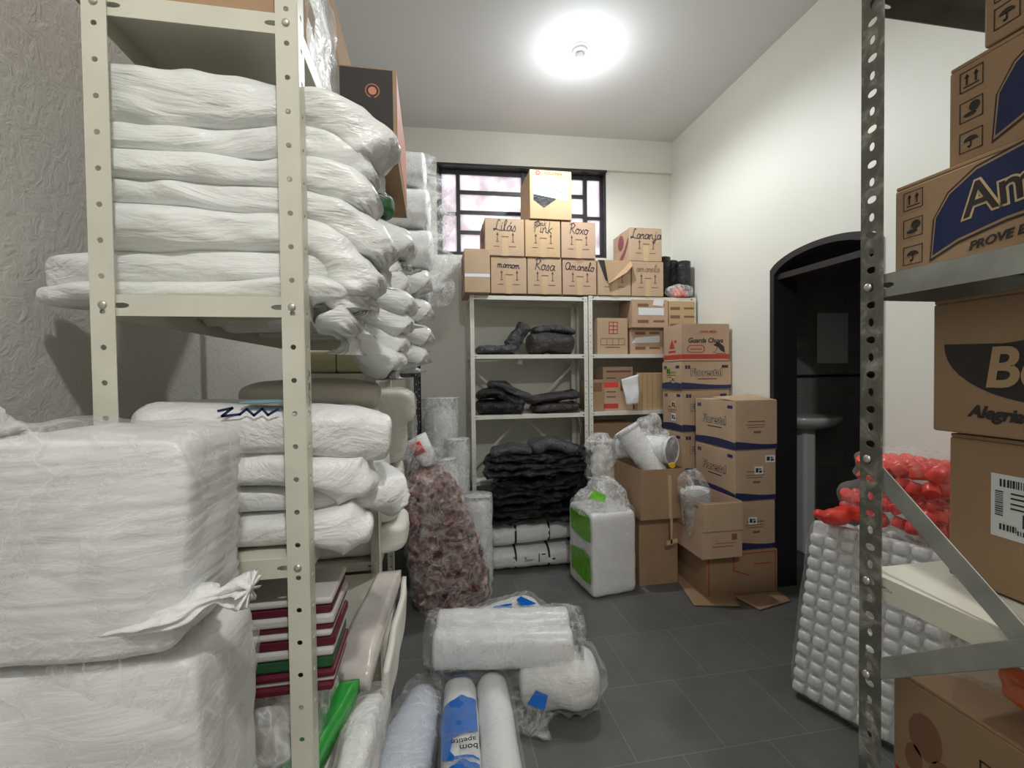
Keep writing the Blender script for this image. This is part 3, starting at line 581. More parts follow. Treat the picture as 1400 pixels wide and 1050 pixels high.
pack([(-.47,1.20,1.26),(-.3,1.20,1.26),(-.2,1.20,1.26),(-.13,1.21,1.255)], .12, .042, 'white pack under the dusky beige pack on the middle left shelf', 'film_white', 3.4, seed=67, grp=W2)
pack([(-.47,1.20,1.162),(-.3,1.20,1.162),(-.2,1.20,1.162),(-.11,1.21,1.16)], .12, .052, 'lower white pack behind the front packs of the middle left shelf', 'film_white', 3.4, seed=68, grp=W2)
# foam-tray packs of the second unit
TP = 'cream tray packs stacked on the second left unit'
for i, (z, h, xr, c) in enumerate([(.722, .115, -.10, 'rounded bottom'), (.838, .105, -.125, 'third from the top'), (.944, .105, -.115, 'second from the top')]):
    s = E('tray_pack', (-.29, 1.83, z), 'cream film-wrapped tray pack, %s of the stack behind the middle left shelf' % c, 'pack', TP)
    blob('trays', (2*(xr+.29), .30, h), 'film_cream', s, 5, 12, .004, 12, 70+i, ripple=(.001, 300))
s = E('tray_pack', (-.27, 1.84, 1.0535), 'tall cream tray pack, topmost of the stack beside the speckled bag', 'pack', TP)
blob('trays', (.40, .30, .272), 'film_cream', s, 9, 14, .003, 12, 75, shape=lambda c: Vector((c.x-.035*(1 if c.z < .15 else 0)*max(0, c.x)/.2, c.y, c.z-(0 if abs(c.z-.15) > .012 else 0)))); blob('bag_film', (.412, .312, .28), 'film_thin', s, 7, 16, .008, 16, 76)
e = E('string_tied_stack', (-.36, 1.78, 1.392), 'pale yellow stack of sheets tied with string on the upper second shelf', 'bundle')
blob('sheets', (.30, .22, .08), mat('pale_yellow_card', (.62, .58, .36), .6, bumps=[(14, .2, .006, .3)]), e, 9, 8, .002, 10, 2, ripple=(.0015, 260)); boxo('string', (.03, .033, -.112, .112, .0, .0825), 'rope', e)
# ------------------------------------------------------------------ tall clear rolls far left
for i, (z, r_, xe) in enumerate([(1.876, .108, .03), (2.093, .13, .055), (2.354, .135, .04), (2.625, .118, .015)]):
    zc = z+r_; x1 = xe-.04
    s = E('cup_roll_pack', (-.3, 3.17, z), '%s clear-wrapped white cup pack on the far left steel shelving' % ['bottom', 'second from the bottom', 'third from the bottom', 'topmost'][i], 'pack', 'clear cup packs on the far left shelving')
    loft('cups', [(-.25,0,r_), (0,0,r_), (x1+.315,0,r_)], rs(.16, r_*.95, .02, .05), 'cup', s, 40, 36, 3.2, .004, 9, 5, i, stretch=(1, 1, 1))
    loft('bag_film', [(-.26,0,r_), (0,0,r_), (x1+.27,0,r_), (xe+.305,0,r_-.02), (xe+.325,-.02,r_-.03+.04*(i % 2))], rs(.165, r_*.99, .02, .08, 0, .10, [(.6,.162,r_*.97)], .06), 'film', s, 50, 44, 3.0, .008, 14, 13, i+90)
# ------------------------------------------------------------------ foreground wrapped bales
def drape(k):
    def f(c): return Vector((c.x+.014*math.sin(c.z*9)*(c.x > 0), c.y-.010*math.sin((c.z)*7+c.x*6), c.z))
    return f
WB_ = mat('ribbed_white_film', (.80, .80, .80), .38, bumps=[(5, .35, .02, .6), (22, .3, .006, 1.0)], sss=.15, scale=(.5, .5, 2.2))
s = E('wrapped_bale', (-.462, .612, 1.082), 'large white film-wrapped bale of stacked sheets, upper one at the left foreground', 'bale', 'white wrapped bales in the left foreground')
blob('sheets', (.385, .155, .238), WB_, s, 16, 36, .006, 8, 81, ripple=(.0016, 400), shape=drape(0))
loft('knot', [(-.04,-.04,.21), (-.07,-.05,.25), (-.08,-.06,.275), (-.11,-.05,.30)], [(0,.10,.06,.1),(.3,.07,.05,.16),(.6,.035,.03,.2),(.75,.02,.02,.2),(1,.05,.04,.3)], 'film_white', s, 30, 44, 2.2, .012, 16, 11, 82)
loft('tied_corner', [(.140,-.040,.040), (.20,-.066,.050), (.225,-.073,.060), (.262,-.075,.066)], [(0,.012,.050,.05),(.35,.012,.034,.12),(.6,.008,.014,.25),(.72,.006,.010,.2),(.86,.010,.018,.5),(1,.012,.024,.6)], 'film_white', s, 34, 44, 2, .004, 26, 9, 83, upv=(0, 1, .1))
blob('bag_film', (.396, .166, .248), 'film', s, 13, 26, .012, 11, 84, shape=drape(0))
s = E('wrapped_bale', (-.455, .615, .545), 'large white film-wrapped bale below the knotted one at the left foreground', 'bale', 'white wrapped bales in the left foreground')
blob('sheets', (.405, .165, .535), WB_, s, 16, 36, .009, 6, 85, ripple=(.0008, 330)); blob('bag_film', (.414, .174, .54), 'film', s, 12, 26, .014, 11, 86)
s = E('wrapped_bale', (-.455, .615, 0), 'hidden lowest white bale on the floor at the left foreground', 'bale', 'white wrapped bales in the left foreground')
blob('sheets', (.405, .165, .522), WB_, s, 8, 20, .006, 6, 87, shape=lambda c: Vector((c.x, c.y, c.z*1.035)))
# ------------------------------------------------------------------ under the middle shelf: striped sheets, bags, boards
z = .872; names = ['crimson', 'green_s', 'white_s']
for i, (c, h) in enumerate([('crimson', .014), ('white_s', .008), ('crimson', .013), ('green_s', .022), ('white_s', .014), ('crimson', .018), ('white_s', .010), ('crimson', .010), ('white_s', .016), ('crimson', .016), ('white_s', .012)]):
    word = {'crimson': 'dark crimson', 'green_s': 'dark green', 'white_s': 'greyish white'}[c]
    o = boxo('sheet_stack', (-.47, -.166+.002*(i % 3), .765+.004*(i % 2), .89, z, z+h-.001), c, None, min(.004, h*.35)); z += h
    setp(o, '%s folded sheets, %s layer of the striped pile' % (word, ['lowest', 'second', 'third', 'fourth', 'fifth', 'sixth', 'seventh', 'eighth', 'ninth', 'tenth', 'top'][i]), 'sheets', 'striped pile of folded sheets')
s = E('plastic_bag', (-.335, .89, .692), 'clear bag of white packs on the lower left shelf, under the striped sheets', 'bag')
blob('white_pack', (.22, .2, .10), 'film_pink', s, 4, 12, .01, 10, 112, (-.01, .02, 0)); blob('bag_film', (.28, .26, .172), 'film_haze', s, 4, 18, .02, 10, 111)
def plank(name, pts, th, lab, m, grp=None, cat='pack', seed=0, wr=.003, parts=()):
    """a leaning flat pack: four corners, real thickness"""
    a, b, c, d = [Vector(p) for p in pts]; n = (b-a).cross(d-a).normalized()*th; bm = bmesh.new(); k = 16; g = {}
    for s_ in (0, 1):
        for i in range(k+1):
            for j in range(k+1):
                u, v = i/k, j/k; p = (a*(1-u)+b*u)*(1-v)+(d*(1-u)+c*u)*v
                e_ = min(u, 1-u, v, 1-v); p = p+n*(s_-.5)*(.6+.4*min(1, e_*8)) + n.normalized()*wr*2*NZ.noise(p*13+Vector((seed, 0, 0))); g[s_, i, j] = bm.verts.new(p)
    for i in range(k):
        for j in range(k):
            bm.faces.new([g[0, i, j], g[0, i, j+1], g[0, i+1, j+1], g[0, i+1, j]]); bm.faces.new([g[1, i, j], g[1, i+1, j], g[1, i+1, j+1], g[1, i, j+1]])
    rim = [(i, 0) for i in range(k)]+[(k, j) for j in range(k)]+[(i, k) for i in range(k, 0, -1)]+[(0, j) for j in range(k, 0, -1)]
    for p, q in zip(rim, rim[1:]+rim[:1]): bm.faces.new([g[0, *p], g[0, *q], g[1, *q], g[1, *p]])
    bmesh.ops.recalc_face_normals(bm, faces=bm.faces); o = obj(name, bm, m); return setp(o, lab, cat, grp)
marble = mat('marbled_white_sleeve', (.72, .66, .62), .25, var=.28, vs=7, bumps=[(10, .3, .01, .8)])
plank('flat_sleeve', [(-.232,1.00,.735),(-.140,.985,.735),(-.108,1.50,.735),(-.180,1.50,.735)], .055, 'white marbled flat pack overhanging the lower left shelf towards the aisle', marble, seed=1)
plank('flat_sleeve', [(-.128,1.08,.56),(-.118,1.10,.68),(-.098,1.52,.72),(-.105,1.50,.56)], .022, 'cream tray edge sticking out beside the marbled pack', 'film_cream', seed=2)
plank('green_pack', [(-.262,.765,.725),(-.205,.765,.725),(-.160,.99,.725),(-.205,.985,.725)], .05, 'bright green glossy pack on the lower left shelf beside the foreground post', 'green_b', seed=3)
s = E('plastic_bag', (-.145, .90, .601), 'clear bag of white goods beside the bright green pack', 'bag')
blob('white_pack', (.065, .24, .11), 'film_white', s, 3.5, 14, .010, 9, 121, shape=lambda c: Vector((c.x+c.y*.10, c.y, c.z))); blob('bag_film', (.08, .27, .13), 'film', s, 3.5, 16, .012, 12, 122, shape=lambda c: Vector((c.x+c.y*.1, c.y, c.z)))
setp(boxo('cardboard_box', (-.185, -.145, .80, 1.08, 0, .60), 'card4', None, .004), 'narrow brown carton standing on the floor under the clear bag', 'box')
# ------------------------------------------------------------------ cartons with handwriting on the back shelving
HG = 'handwritten colour cartons on top of the back shelving'
def colour_box(x0, x1, z, h, word, lab, wsz=.075, side=False, torn=None, d=.33, y=3.36, m='card', du=0):
    w = x1-x0; e = carton((( x0+x1)/2, y+d/2, z), w-.004, d, h-.002, lab, HG, m, bw=.004); F = fm('F', w-.004, d, h)
    polys('tape_strip', e, F, [rect(-.022, .022, -h/2, -h*.02)], 'tape', .0008)
    polys('printed_arrows', e, F, arrow(-.055, 0, .075)+arrow(.062, 0, .075)+[rect(-.025, .03, .0, .006), rect(-.085, -.04, -.072, -.067), rect(.03, .085, -.072, -.067)], 'brownink', .0012)
    if word: hand('handwriting', e, F, word, wsz, du, h*.25, rz=0 if 'L' in word else R(-3))
    L = fm('L', w, d, h)
    if side: polys('plum_print', e, L, [arc(0, .05, .055, .06, 0, 360, 20)[:-1], [(-.15, -.13), (-.06, -.10), (.07, -.02), (.14, .06), (.14, .02), (.08, -.06), (-.04, -.13)]], 'plum', .0012)
    return e
T0 = 1.985
rows = [(.442,.717,'marrom','carton marked marrom, lower row by the narrow left carton', .055), (.72,.99,'Rosa','carton marked Rosa, lower row between marrom and Amarelo', .085), (.995,1.27,'Amarelo','carton marked Amarelo with a torn notch on top, lower row', .068),
        (1.28,1.555,'Vermelha','carton with its torn flap folded down, lower row on the back shelving', .05), (1.56,1.832,'Prateado','carton with faint writing, right end of the lower row under Laranja', .055)]
for k, (a, b, wd_, lab, ws) in enumerate(rows):
    e = colour_box(a, b, T0+.002, .276, wd_ if k < 3 else None, lab, ws, m=['card', 'card', 'card2', 'card', 'card'][k], y=3.365)
    F = fm('F', b-a-.004, .33, .276)
    if k == 2: polys('torn_notch', e, F, [[(-.04, .137), (-.02, .115), (0, .108), (.02, .115), (.045, .137)]], 'cardin', .0016)
    if k == 3:
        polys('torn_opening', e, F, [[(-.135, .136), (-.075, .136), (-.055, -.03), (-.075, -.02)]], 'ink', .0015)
        b_ = bmesh.new(); vs = [b_.verts.new(p) for p in ((-.085, -.170, .272), (.135, -.170, .272), (.125, -.215, .22), (.08, -.205, .17), (-.035, -.195, .10), (-.06, -.19, .085))]; b_.faces.new(vs)
        obj('torn_flap', b_, 'cardin', e, False, None, [solid(.004)])
    if k == 4: hand('faint_handwriting', e, F, 'amarela', .06, 0, .07, 'brownink', .003)
rows = [(.40,.70,'Lilás','carton marked Lilas with a plum side, left of the upper row', .085), (.703,.98,'Pink','carton with doubled dark scribble above its arrows, middle of the upper row', .085), (.985,1.262,'Roxo','carton marked Roxo, right of the upper row', .08)]
for k, (a, b, wd_, lab, ws) in enumerate(rows):
    e = colour_box(a, b, T0+.280, .278, 'Lila\'s' if k == 0 else wd_.replace('P', 'P'), lab, ws, side=(k == 0), m=['card', 'card3', 'card2'][k], d=.36, y=3.355)
    if k == 1: hand('handwriting', e, fm('F', b-a-.004, .36, .278), 'plink', .05, -.02, .11, w=.0035)
e = colour_box(1.545, 1.822, T0+.280, .262, 'Laranja', 'carton marked Laranja with a plum emblem on its side, alone at the right', .08, side=True, d=.33, y=3.37)
# narrow end carton
e = carton((.335, 3.475, 1.977), .185, .37, .315, 'narrow carton with a white strap round it, left end of the lower row', HG, 'card'); F = fm('F', .185, .37, .315)
polys('white_strap', e, F, [rect(-.092, .092, -.045, -.022)], 'paper'); polys('plum_print', e, fm('L', .185, .37, .315), [[(-.17, -.12), (.17, .02), (.17, -.04), (-.1, -.15)], arc(0, .07, .06, .07, 0, 360, 18)[:-1]], 'plum')
# top carton with the paper sheet
e = carton((.905, 3.525, 2.549), .325, .36, .365, 'yellowish carton with a taped white sheet, crowning the back boxes before the window', None, 'card3'); F = fm('F', .325, .36, .365)
polys('dark_pattern', e, F, [[(-.135, .02), (.09, .02), (.03, -.04), (-.055, -.10), (-.135, -.045)]], 'grey_pl', .0008)
polys('paper_sheet', e, F, [[(-.14, .135), (.135, .105), (.135, -.04), (-.14, .0)]], 'paper', .002)
hand('handwriting', e, F, 'amarela', .055, .03, .035, 'teal', .005, R(-5), .0032); hand('handwriting', e, F, 'lin', .05, -.09, .085, 'teal', .005, R(-4), .0032)
text('carton_name', e, F, 'GOLDNER', .030, 'redink', .02, .158, 0, .0006, R(-3)); polys('red_logo', e, F, [arc(-.10+.014*math.cos(a), .16+.014*math.sin(a), .007, .007, 0, 360, 8)[:-1] for a in (0, 1.05, 2.1, 3.14, 4.2, 5.2)], 'redink', .0012)
# black rolls in film, and the clear pack with pink
s = E('black_roll_bag', (1.97, 3.50, 1.987), 'clear bag of upright black rolls at the right end of the shelving top', 'bag')
for (x, y, h, r_) in ((-.065, 0, .345, .055), (.02, .03, .325, .055), (.075, -.06, .30, .058)):
    bm = bmesh.new(); bmesh.ops.create_cone(bm, cap_ends=True, segments=26, radius1=r_, radius2=r_, depth=h, matrix=Matrix.Translation((x, y, h/2))); rr = obj('black_roll', bm, 'black_pl', s, True, None, [bevel(.008)])
    bm = bmesh.new(); bmesh.ops.create_cone(bm, cap_ends=True, segments=26, radius1=r_*.78, radius2=r_*.72, depth=.003, matrix=Matrix.Translation((x, y, h+.0015))); obj('roll_core', bm, 'grey_metal', rr)
s = E('pink_pack', (1.985, 3.40, 1.987), 'small clear pack with pink bits on the right end of the shelving top', 'pack')
blob('pink_bits', (.12, .09, .07), 'redcap', s, 3, 10, .02, 25, 3); blob('bag_film', (.23, .11, .10), 'film_haze', s, 3, 12, .012, 14, 4)
# dark plastic bags in the left back unit
DG = 'dark plastic bags on the left back shelving'
def dark(pts, ra, rb, lab, m='black_pl', seed=0, n=2.6, wr=.016, g=0):
    setp(loft('plastic_bag', pts, rs(ra, rb, .12, .12, 0, g, None, .12), m, None, 40, 36, n, wr, 11, 9, seed), lab, 'bag', DG)
zt = 1.532
dark([(.33,3.5,zt+.035),(.50,3.5,zt+.04),(.66,3.5,zt+.038)], .13, .036, 'flat dark grey film packet lying left on the second shelf from the top', 'grey_pl', 201)
dark([(.60,3.52,zt+.05),(.68,3.52,zt+.16),(.735,3.52,zt+.245)], .09, .055, 'dark grey bag standing upright, middle of the second shelf from the top', 'grey_pl', 202)
dark([(.74,3.52,zt+.085),(.92,3.52,zt+.095),(1.12,3.52,zt+.075)], .13, .082, 'crumpled brownish film bag, right on the second shelf from the top', 'maroon_pl', 203)
dark([(.78,3.54,zt+.185),(.95,3.54,zt+.205),(1.14,3.54,zt+.175)], .11, .03, 'dark folded film on the crumpled brownish bag, second shelf from the top', 'grey_pl', 204)
zt = 1.077
dark([(.32,3.5,zt+.05),(.46,3.5,zt+.06),(.60,3.5,zt+.05),(.70,3.5,zt+.03)], .13, .052, 'black shiny bag on the left of the third shelf from the top', 'black_pl', 205)
dark([(.33,3.52,zt+.13),(.47,3.51,zt+.165),(.60,3.5,zt+.10),(.72,3.5,zt+.075)], .12, .04, 'black glossy bag draped over another, third shelf from the top', 'black_pl', 206)
dark([(.42,3.53,zt+.225),(.54,3.53,zt+.22),(.64,3.52,zt+.165),(.78,3.5,zt+.10)], .10, .035, 'dark grey folded film topping the black bags, third shelf from the top', 'grey_pl', 207)
dark([(.76,3.5,zt+.035),(.95,3.5,zt+.042),(1.16,3.5,zt+.05)], .13, .036, 'long brownish film packet, lower one right on the third shelf from the top', 'maroon_pl', 208)
dark([(.72,3.5,zt+.095),(.95,3.5,zt+.12),(1.16,3.5,zt+.145)], .12, .034, 'long brownish film packet lying on another, third shelf from the top', 'maroon_pl', 209)
# the heap of black bags on the lower shelf
z = .315; rnd = random.Random(4)
for i in range(11):
    h = .030+.014*rnd.random(); xa = .335+.10*rnd.random()*(i < 7)+.03*rnd.random(); xb = 1.04-.16*(i < 5)*rnd.random()+.06*(i > 6); yy = 3.22+.02*rnd.random()
    dark([(xa,yy,z+h+.02*rnd.uniform(-1,1)),(xa*.6+xb*.4,yy-.02,z+h+.022*rnd.uniform(-1,1.2)),(xa*.3+xb*.7,yy-.01,z+h+.022*rnd.uniform(-1,1.2)),(xb,yy,z+h+.02*(i/11)+.03*rnd.uniform(-1,1))], .16+.03*rnd.random(), h, 'folded black bag, %s layer up in the heap below the back shelving' % ['lowest','second','third','fourth','fifth','sixth','seventh','eighth','ninth','tenth','eleventh'][i], 'black_pl', 220+i, 2.2, .045)
    z += 2*h*.66
dark([(.66,3.2,z+.02),(.84,3.2,z+.06),(1.0,3.2,z+.0),(1.08,3.2,z-.05)], .13, .05, 'loose grey-brown film bag crowning the black heap', 'grey_pl', 240)
dark([(.40,3.22,z+.0),(.55,3.2,z+.035),(.70,3.2,z+.02)], .13, .035, 'black film bag on the left crest of the heap', 'grey_pl', 241)
dark([(1.06,3.26,.36),(1.10,3.26,.58),(1.12,3.27,.83)], .10, .12, 'tall black sack at the right of the black heap', 'black_pl', 242)
dark([(.34,3.45,.19),(.7,3.45,.20),(1.1,3.45,.19)], .08, .03, 'black bag on the lowest back shelf behind the white bundles', 'black_pl', 243)
# white strapped bundles
def bundle(z, lab, seed, tilt=0, x0=.37, x1=1.0):
    s = E('strapped_bundle', (x0, 3.24, z), lab, 'bundle', 'white strapped bundles on the floor'); L = x1-x0; r_ = .078
    loft('white_roll', [(0,0,r_), (L/2,0,r_+tilt*.5), (L,0,r_+tilt)], rs(.15, r_, .07, .07), 'film_white', s, 50, 44, 2.8, .006, 12, 11, seed)
    for k in (.30, .68):
        loft('strap', [(L*k-.007,0,r_+tilt*k), (L*k+.007,0,r_+tilt*k)], [(0,.150,r_+.003),(1,.150,r_+.003)], 'rope', s, 4, 44, 2.8, 0)
    return s
b1 = bundle(0, 'lower white bundle with black straps and dark smudges on the floor', 261)
polys('smudges', b1, Matrix.Translation((.25, -.155, .08)) @ fm('F', 0, 0, 0), [rect(-.08,-.072,.02,.028), rect(-.08,-.074,-.01,-.004), rect(.0,.012,.01,.018), rect(0,.06,.0,.003), rect(.0,.05,-.008,-.006), rect(.10,.106,-.02,.04), rect(.12,.15,.03,.037), rect(.20,.22,-.01,0)], 'ink', .002)
b2 = bundle(.160, 'upper white bundle with black straps under the black bags', 262, .03)
# ------------------------------------------------------------------ cartons in the right back unit
CG = 'cartons in the right back shelving'
def small_box(x0, x1, z, h, lab, prints=None, m='card', y=3.40, d=.26):
    w = x1-x0; e = carton(((x0+x1)/2, y+d/2, z), w, d, h, lab, CG, m); F = fm('F', w, d, h)
    for mm, L in (prints or {}).items(): polys({'paper': 'paper_label', 'redink': 'red_print', 'redcap': 'red_band'}.get(mm, 'dark_print'), e, F, L, mm, .0009 if mm != 'paper' else .0014)
    return e
zt = 1.532
small_box(1.285, 1.54, zt, .285, 'square carton with a red grid mark, left on the second right shelf', {'redink': strokes([[(-.03,.11),(.04,.11),(.04,.02),(-.03,.02),(-.03,.11)],[(-.03,.08),(.04,.08)],[(-.03,.05),(.04,.05)],[(.005,.11),(.005,.02)]], .006), 'brownink': strokes([[(-.10,-.02),(.10,-.02),(.10,-.07),(-.10,-.07),(-.10,-.02)],[(-.05,-.02),(-.05,-.07)],[(0,-.02),(0,-.07)],[(.05,-.02),(.05,-.07)]], .004)+[rect(-.06,.06,-.092,-.085)]})
g = lambda w, h, k: [rect(-w*.36, -w*.05, h*(v)-.012, h*v+.012) for v in k]+[rect(w*.08, w*.4, h*v-.006, h*v+.010) for v in k]
small_box(1.565, 1.85, zt, .205, 'carton with a long white label, lower of two on the second right shelf', {'brownink': g(.28, .2, (.32, -.28)), 'paper': [[(-.13,-.015), (.11,-.01), (.11,.045), (-.10,.03)]]}, 'card2', 3.41)
small_box(1.555, 1.86, zt+.206, .22, 'carton with two white labels, upper of two on the second right shelf', {'brownink': g(.30, .22, (.3, -.28)), 'paper': [rect(-.10, .115, -.012, .045), [(.02, .065), (.11, .06), (.115, .108), (.03, .108)]]}, 'card2', 3.35)
small_box(1.868, 2.095, zt+.0, .42, 'tall carton of six dark printed marks beside the wall, second right shelf', {'brownink': g(.27, .42, (.36, .2, .04, -.14, -.3))}, 'card3', 3.36)
zt = 1.082
small_box(1.235, 1.335, zt, .25, 'slim brown carton standing by the post on the third right shelf', {'brownink': [rect(-.035, .035, .03, .1)]}, 'card4')
small_box(1.345, 1.60, zt, .35, 'tall carton with red bands on the third right shelf', {'redcap': [rect(-.122, -.0, .01, .05)], 'redink': [rect(-.122, -.0, -.16, -.12)], 'brownink': [rect(-.10, .11, .13, .145), rect(-.1, -.02, .08, .09), rect(-.1, -.02, -.03, -.02), rect(-.1, -.02, -.07, -.06), rect(.02, .11, -.02, .07)]}, 'card2', 3.44, .2)
small_box(1.62, 1.90, zt, .30, 'ribbed yellowish carton block on the third right shelf', {'brownink': [rect(x, x+.0025, -.14, .148) for x in (-.10, -.06, -.015, .03, .07, .11)]}, 'card3', 3.40)
small_box(1.92, 2.10, zt, .31, 'carton in the corner of the third right shelf', None, 'card4', 3.42)
o = plank('paper_bag', [(1.50,3.335,1.13),(1.60,3.335,1.14),(1.605,3.35,1.37),(1.46,3.35,1.33)], .012, 'crumpled white paper sheet hanging before the third right shelf', 'paper', seed=8, wr=.006, cat='paper')
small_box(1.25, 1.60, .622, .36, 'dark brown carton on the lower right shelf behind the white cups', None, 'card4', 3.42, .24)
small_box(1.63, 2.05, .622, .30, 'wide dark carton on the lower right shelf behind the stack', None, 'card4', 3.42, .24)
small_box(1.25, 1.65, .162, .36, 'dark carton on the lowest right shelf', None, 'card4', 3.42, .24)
# ------------------------------------------------------------------ the stack of cartons at the right
def floresta(x0, x1, y0, y1, z, h, lab, faceprint='L', stick=(), open_=False, tape=True):
    w, d = x1-x0-.003, y1-y0-.003
    e = carton(((x0+x1)/2, (y0+y1)/2, z), w, d, h-.002, lab, 'cartons stacked by the doorway', 'card', tape=tape)
    for f, L in (('L', d), ('F', w)):
        F = fm(f, w, d, h); n = 16; k0 = -L/2; off = 0 if f == 'L' else 2.2
        tp = [(k0+L*i/n, -h/2+.045+.012*math.sin(off+3.0*i/n)) for i in range(n+1)]
        polys('wavy_band', e, F, [[(k0, -h/2+.004)]+[(L/2, -h/2+.004)]+tp[::-1]], 'navy', .0009)
        q = [rect(k0+.03+i*.022, k0+.047+i*.022, h/2-.055, h/2-.03) for i in range(2)] + [rect(L/2-.075, L/2-.025, h/2-.05, h/2-.03)]
        if f == faceprint or f == 'L': polys('corner_symbols', e, F, q[:2], 'navy', .0009); polys('corner_mark', e, F, q[2:], 'navy', .0009)
        if f == faceprint:
            text('brand_outline', e, F, 'Florestal', .072, 'navy', .0, .02, 0, .0032, 0, 1.0, .0012); text('brand_letters', e, F, 'Florestal', .072, 'sticker', .0, .02, 0, -.0002, 0, 1.0, .0019)
            polys('print_line', e, F, [rect(-.07, .08, -.028, -.022)], 'navy', .0010)
        else:
            polys('faint_print', e, F, [rect(-.06, .06, .02, .027), rect(-.07, .06, .0, .005), rect(-.06, .05, -.015, -.010), rect(-.02, .03, -.05, -.035)], 'brownink', .0010)
    for (f, u, v, sw, sh, m) in stick:
        F = fm(f, w, d, h); polys('sticker', e, F, [rect(u-sw/2, u+sw/2, v-sh/2, v+sh/2)], m, .0016)
        polys('sticker_marks', e, F, [rect(u-sw*.35, u-sw*.05, v-sh*.25, v+sh*.3), rect(u+sw*.05, u+sw*.35, v-sh*.3, v), rect(u, u+sw*.3, v+sh*.1, v+sh*.25)], 'ink', .0021)
    return e
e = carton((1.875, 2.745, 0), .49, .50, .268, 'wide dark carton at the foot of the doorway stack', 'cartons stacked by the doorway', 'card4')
polys('red_border', e, fm('F', .49, .50, .268), strokes([[(-.23,-.12),(-.23,.12),(.23,.12),(.23,-.12)], [(-.06,.12),(-.06,.02),(.05,-.02)], [(.08,.05),(.20,.05)]], .007), 'redink')
floresta(1.83, 2.11, 2.50, 2.93, .270, .306, 'bottom printed carton of the doorway stack, white sticker on its front', 'L', [('F', -.02, .03, .06, .045, 'paper')])
floresta(1.83, 2.115, 2.50, 2.93, .577, .316, 'middle printed carton of the doorway stack, two white stickers on its front', 'L', [('F', .02, .03, .06, .05, 'paper'), ('F', .10, .10, .07, .045, 'paper')])
e = floresta(1.83, 2.125, 2.50, 2.93, .894, .306, 'top printed carton of the doorway stack with its lid half open', 'L', [], tape=False)
b_ = bmesh.new(); vs = [b_.verts.new(p) for p in ((-.14, -.20, .309), (.145, -.21, .309), (.145, .06, .335), (-.02, -.03, .331), (-.14, .02, .322))]; b_.faces.new(vs); obj('raised_flap', b_, 'card', e, False, None, [solid(.004)])
# the column behind it
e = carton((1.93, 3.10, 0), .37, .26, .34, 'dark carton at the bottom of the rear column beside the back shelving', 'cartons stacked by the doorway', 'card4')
floresta(1.745, 2.12, 2.96, 3.23, .342, .30, 'second carton from the floor in the rear column', 'F')
floresta(1.745, 2.12, 2.96, 3.23, .643, .31, 'third carton from the floor in the rear column, mostly hidden', 'F')
floresta(1.745, 2.12, 2.955, 3.23, .954, .30, 'carton with two square stickers on its side, under the printed wide one', 'F', [('L', .02, .04, .06, .055, 'sticker'), ('L', .02, -.05, .06, .055, 'paper')])
floresta(1.735, 2.13, 2.95, 3.22, 1.255, .205, 'printed carton with a green sticker on its side, under the red-banded one', 'F', [('L', -.04, .03, .06, .05, 'lime'), ('L', .03, -.03, .05, .045, 'sticker')])
e = carton((1.925, 3.075, 1.461), .375, .25, .265, 'carton printed Guarda Chuva with a red band and umbrella, topping the rear column', 'cartons stacked by the doorway', 'card2'); F = fm('F', .375, .25, .265)
text('box_title', e, F, 'Guarda Chuva', .047, 'ink', .0, .012, .2, .0012); text('box_subtitle', e, F, 'LINHA MESA', .024, 'redink', .02, .075, .2, .0006)
polys('red_band', e, F, [rect(-.187, .187, -.118, -.085)], 'redink'); polys('red_band', e, fm('L', .375, .25, .265), [rect(-.124, .124, -.118, -.085)], 'redink')
polys('umbrella_print', e, F, [[(.06, -.02), (.10, .005), (.145, -.03), (.155, -.075), (.12, -.06), (.10, -.035), (.085, -.03)]]+strokes([[(.10, -.03), (.07, -.075), (.06, -.07)]], .004)+[rect(.08, .16, -.082, -.078)], 'ink')
polys('oval_mark', e, F, strokes([[(-.14,-.035),(-.12,-.022),(-.03,-.022),(-.01,-.035),(-.01,-.06),(-.03,-.072),(-.12,-.072),(-.14,-.06),(-.14,-.035)]], .006)+[rect(-.12,-.03,-.052,-.045)], 'redink')
polys('pine_mark', e, fm('L', .375, .25, .265), [[(0,.03),(-.04,-.04),(.04,-.04)], rect(-.05,.05,-.07,-.055), rect(.03,.06,.0,.02)], 'redink')
# open carton B with clear-wrapped tubs
e = carton((1.69, 2.59, .270), .26, .33, .335, 'low open carton with a bagged tub standing in it, on the dark bottom carton', None, 'card2', top='open', flaps=()); F = fm('F', .26, .33, .335)
boxo('front_flap', (-.129, .129, -.174, -.167, .165, .33), 'card', e, .001)
polys('square_stamp', e, F, [rect(.06, .095, -.062, -.025), rect(-.07, .07, -.10, -.095), rect(-.05, .09, -.08, -.076)], 'brownink', .0012); polys('side_marks', e, fm('L', .26, .33, .335), [rect(-.1, .12, .125, .14), rect(-.1,-.02, -.03, -.02)], 'brownink')
s = E('bagged_tub', (1.66, 2.60, .276), 'clear-bagged stack of white bowls leaning in the low open carton', 'pack', rx=R(4), ry=R(-9))
bm = bmesh.new()
for k in range(16): bmesh.ops.create_cone(bm, cap_ends=False, segments=28, radius1=.072, radius2=.088, depth=.022, matrix=Matrix.Translation((0, 0, .12+k*.016)))
obj('bowls', bm, 'cup', s); loft('bag_film', [(0,0,.05),(0,0,.2),(-.01,0,.4),(-.05,.0,.50)], [(0,.092,.092),(.4,.097,.097,.02),(.75,.088,.088,.08),(.9,.07,.06,.15),(1,.03,.025,.3)], 'film', s, 40, 40, 2.2, .008, 14, 9, 301, upv=(0, 1, 0))
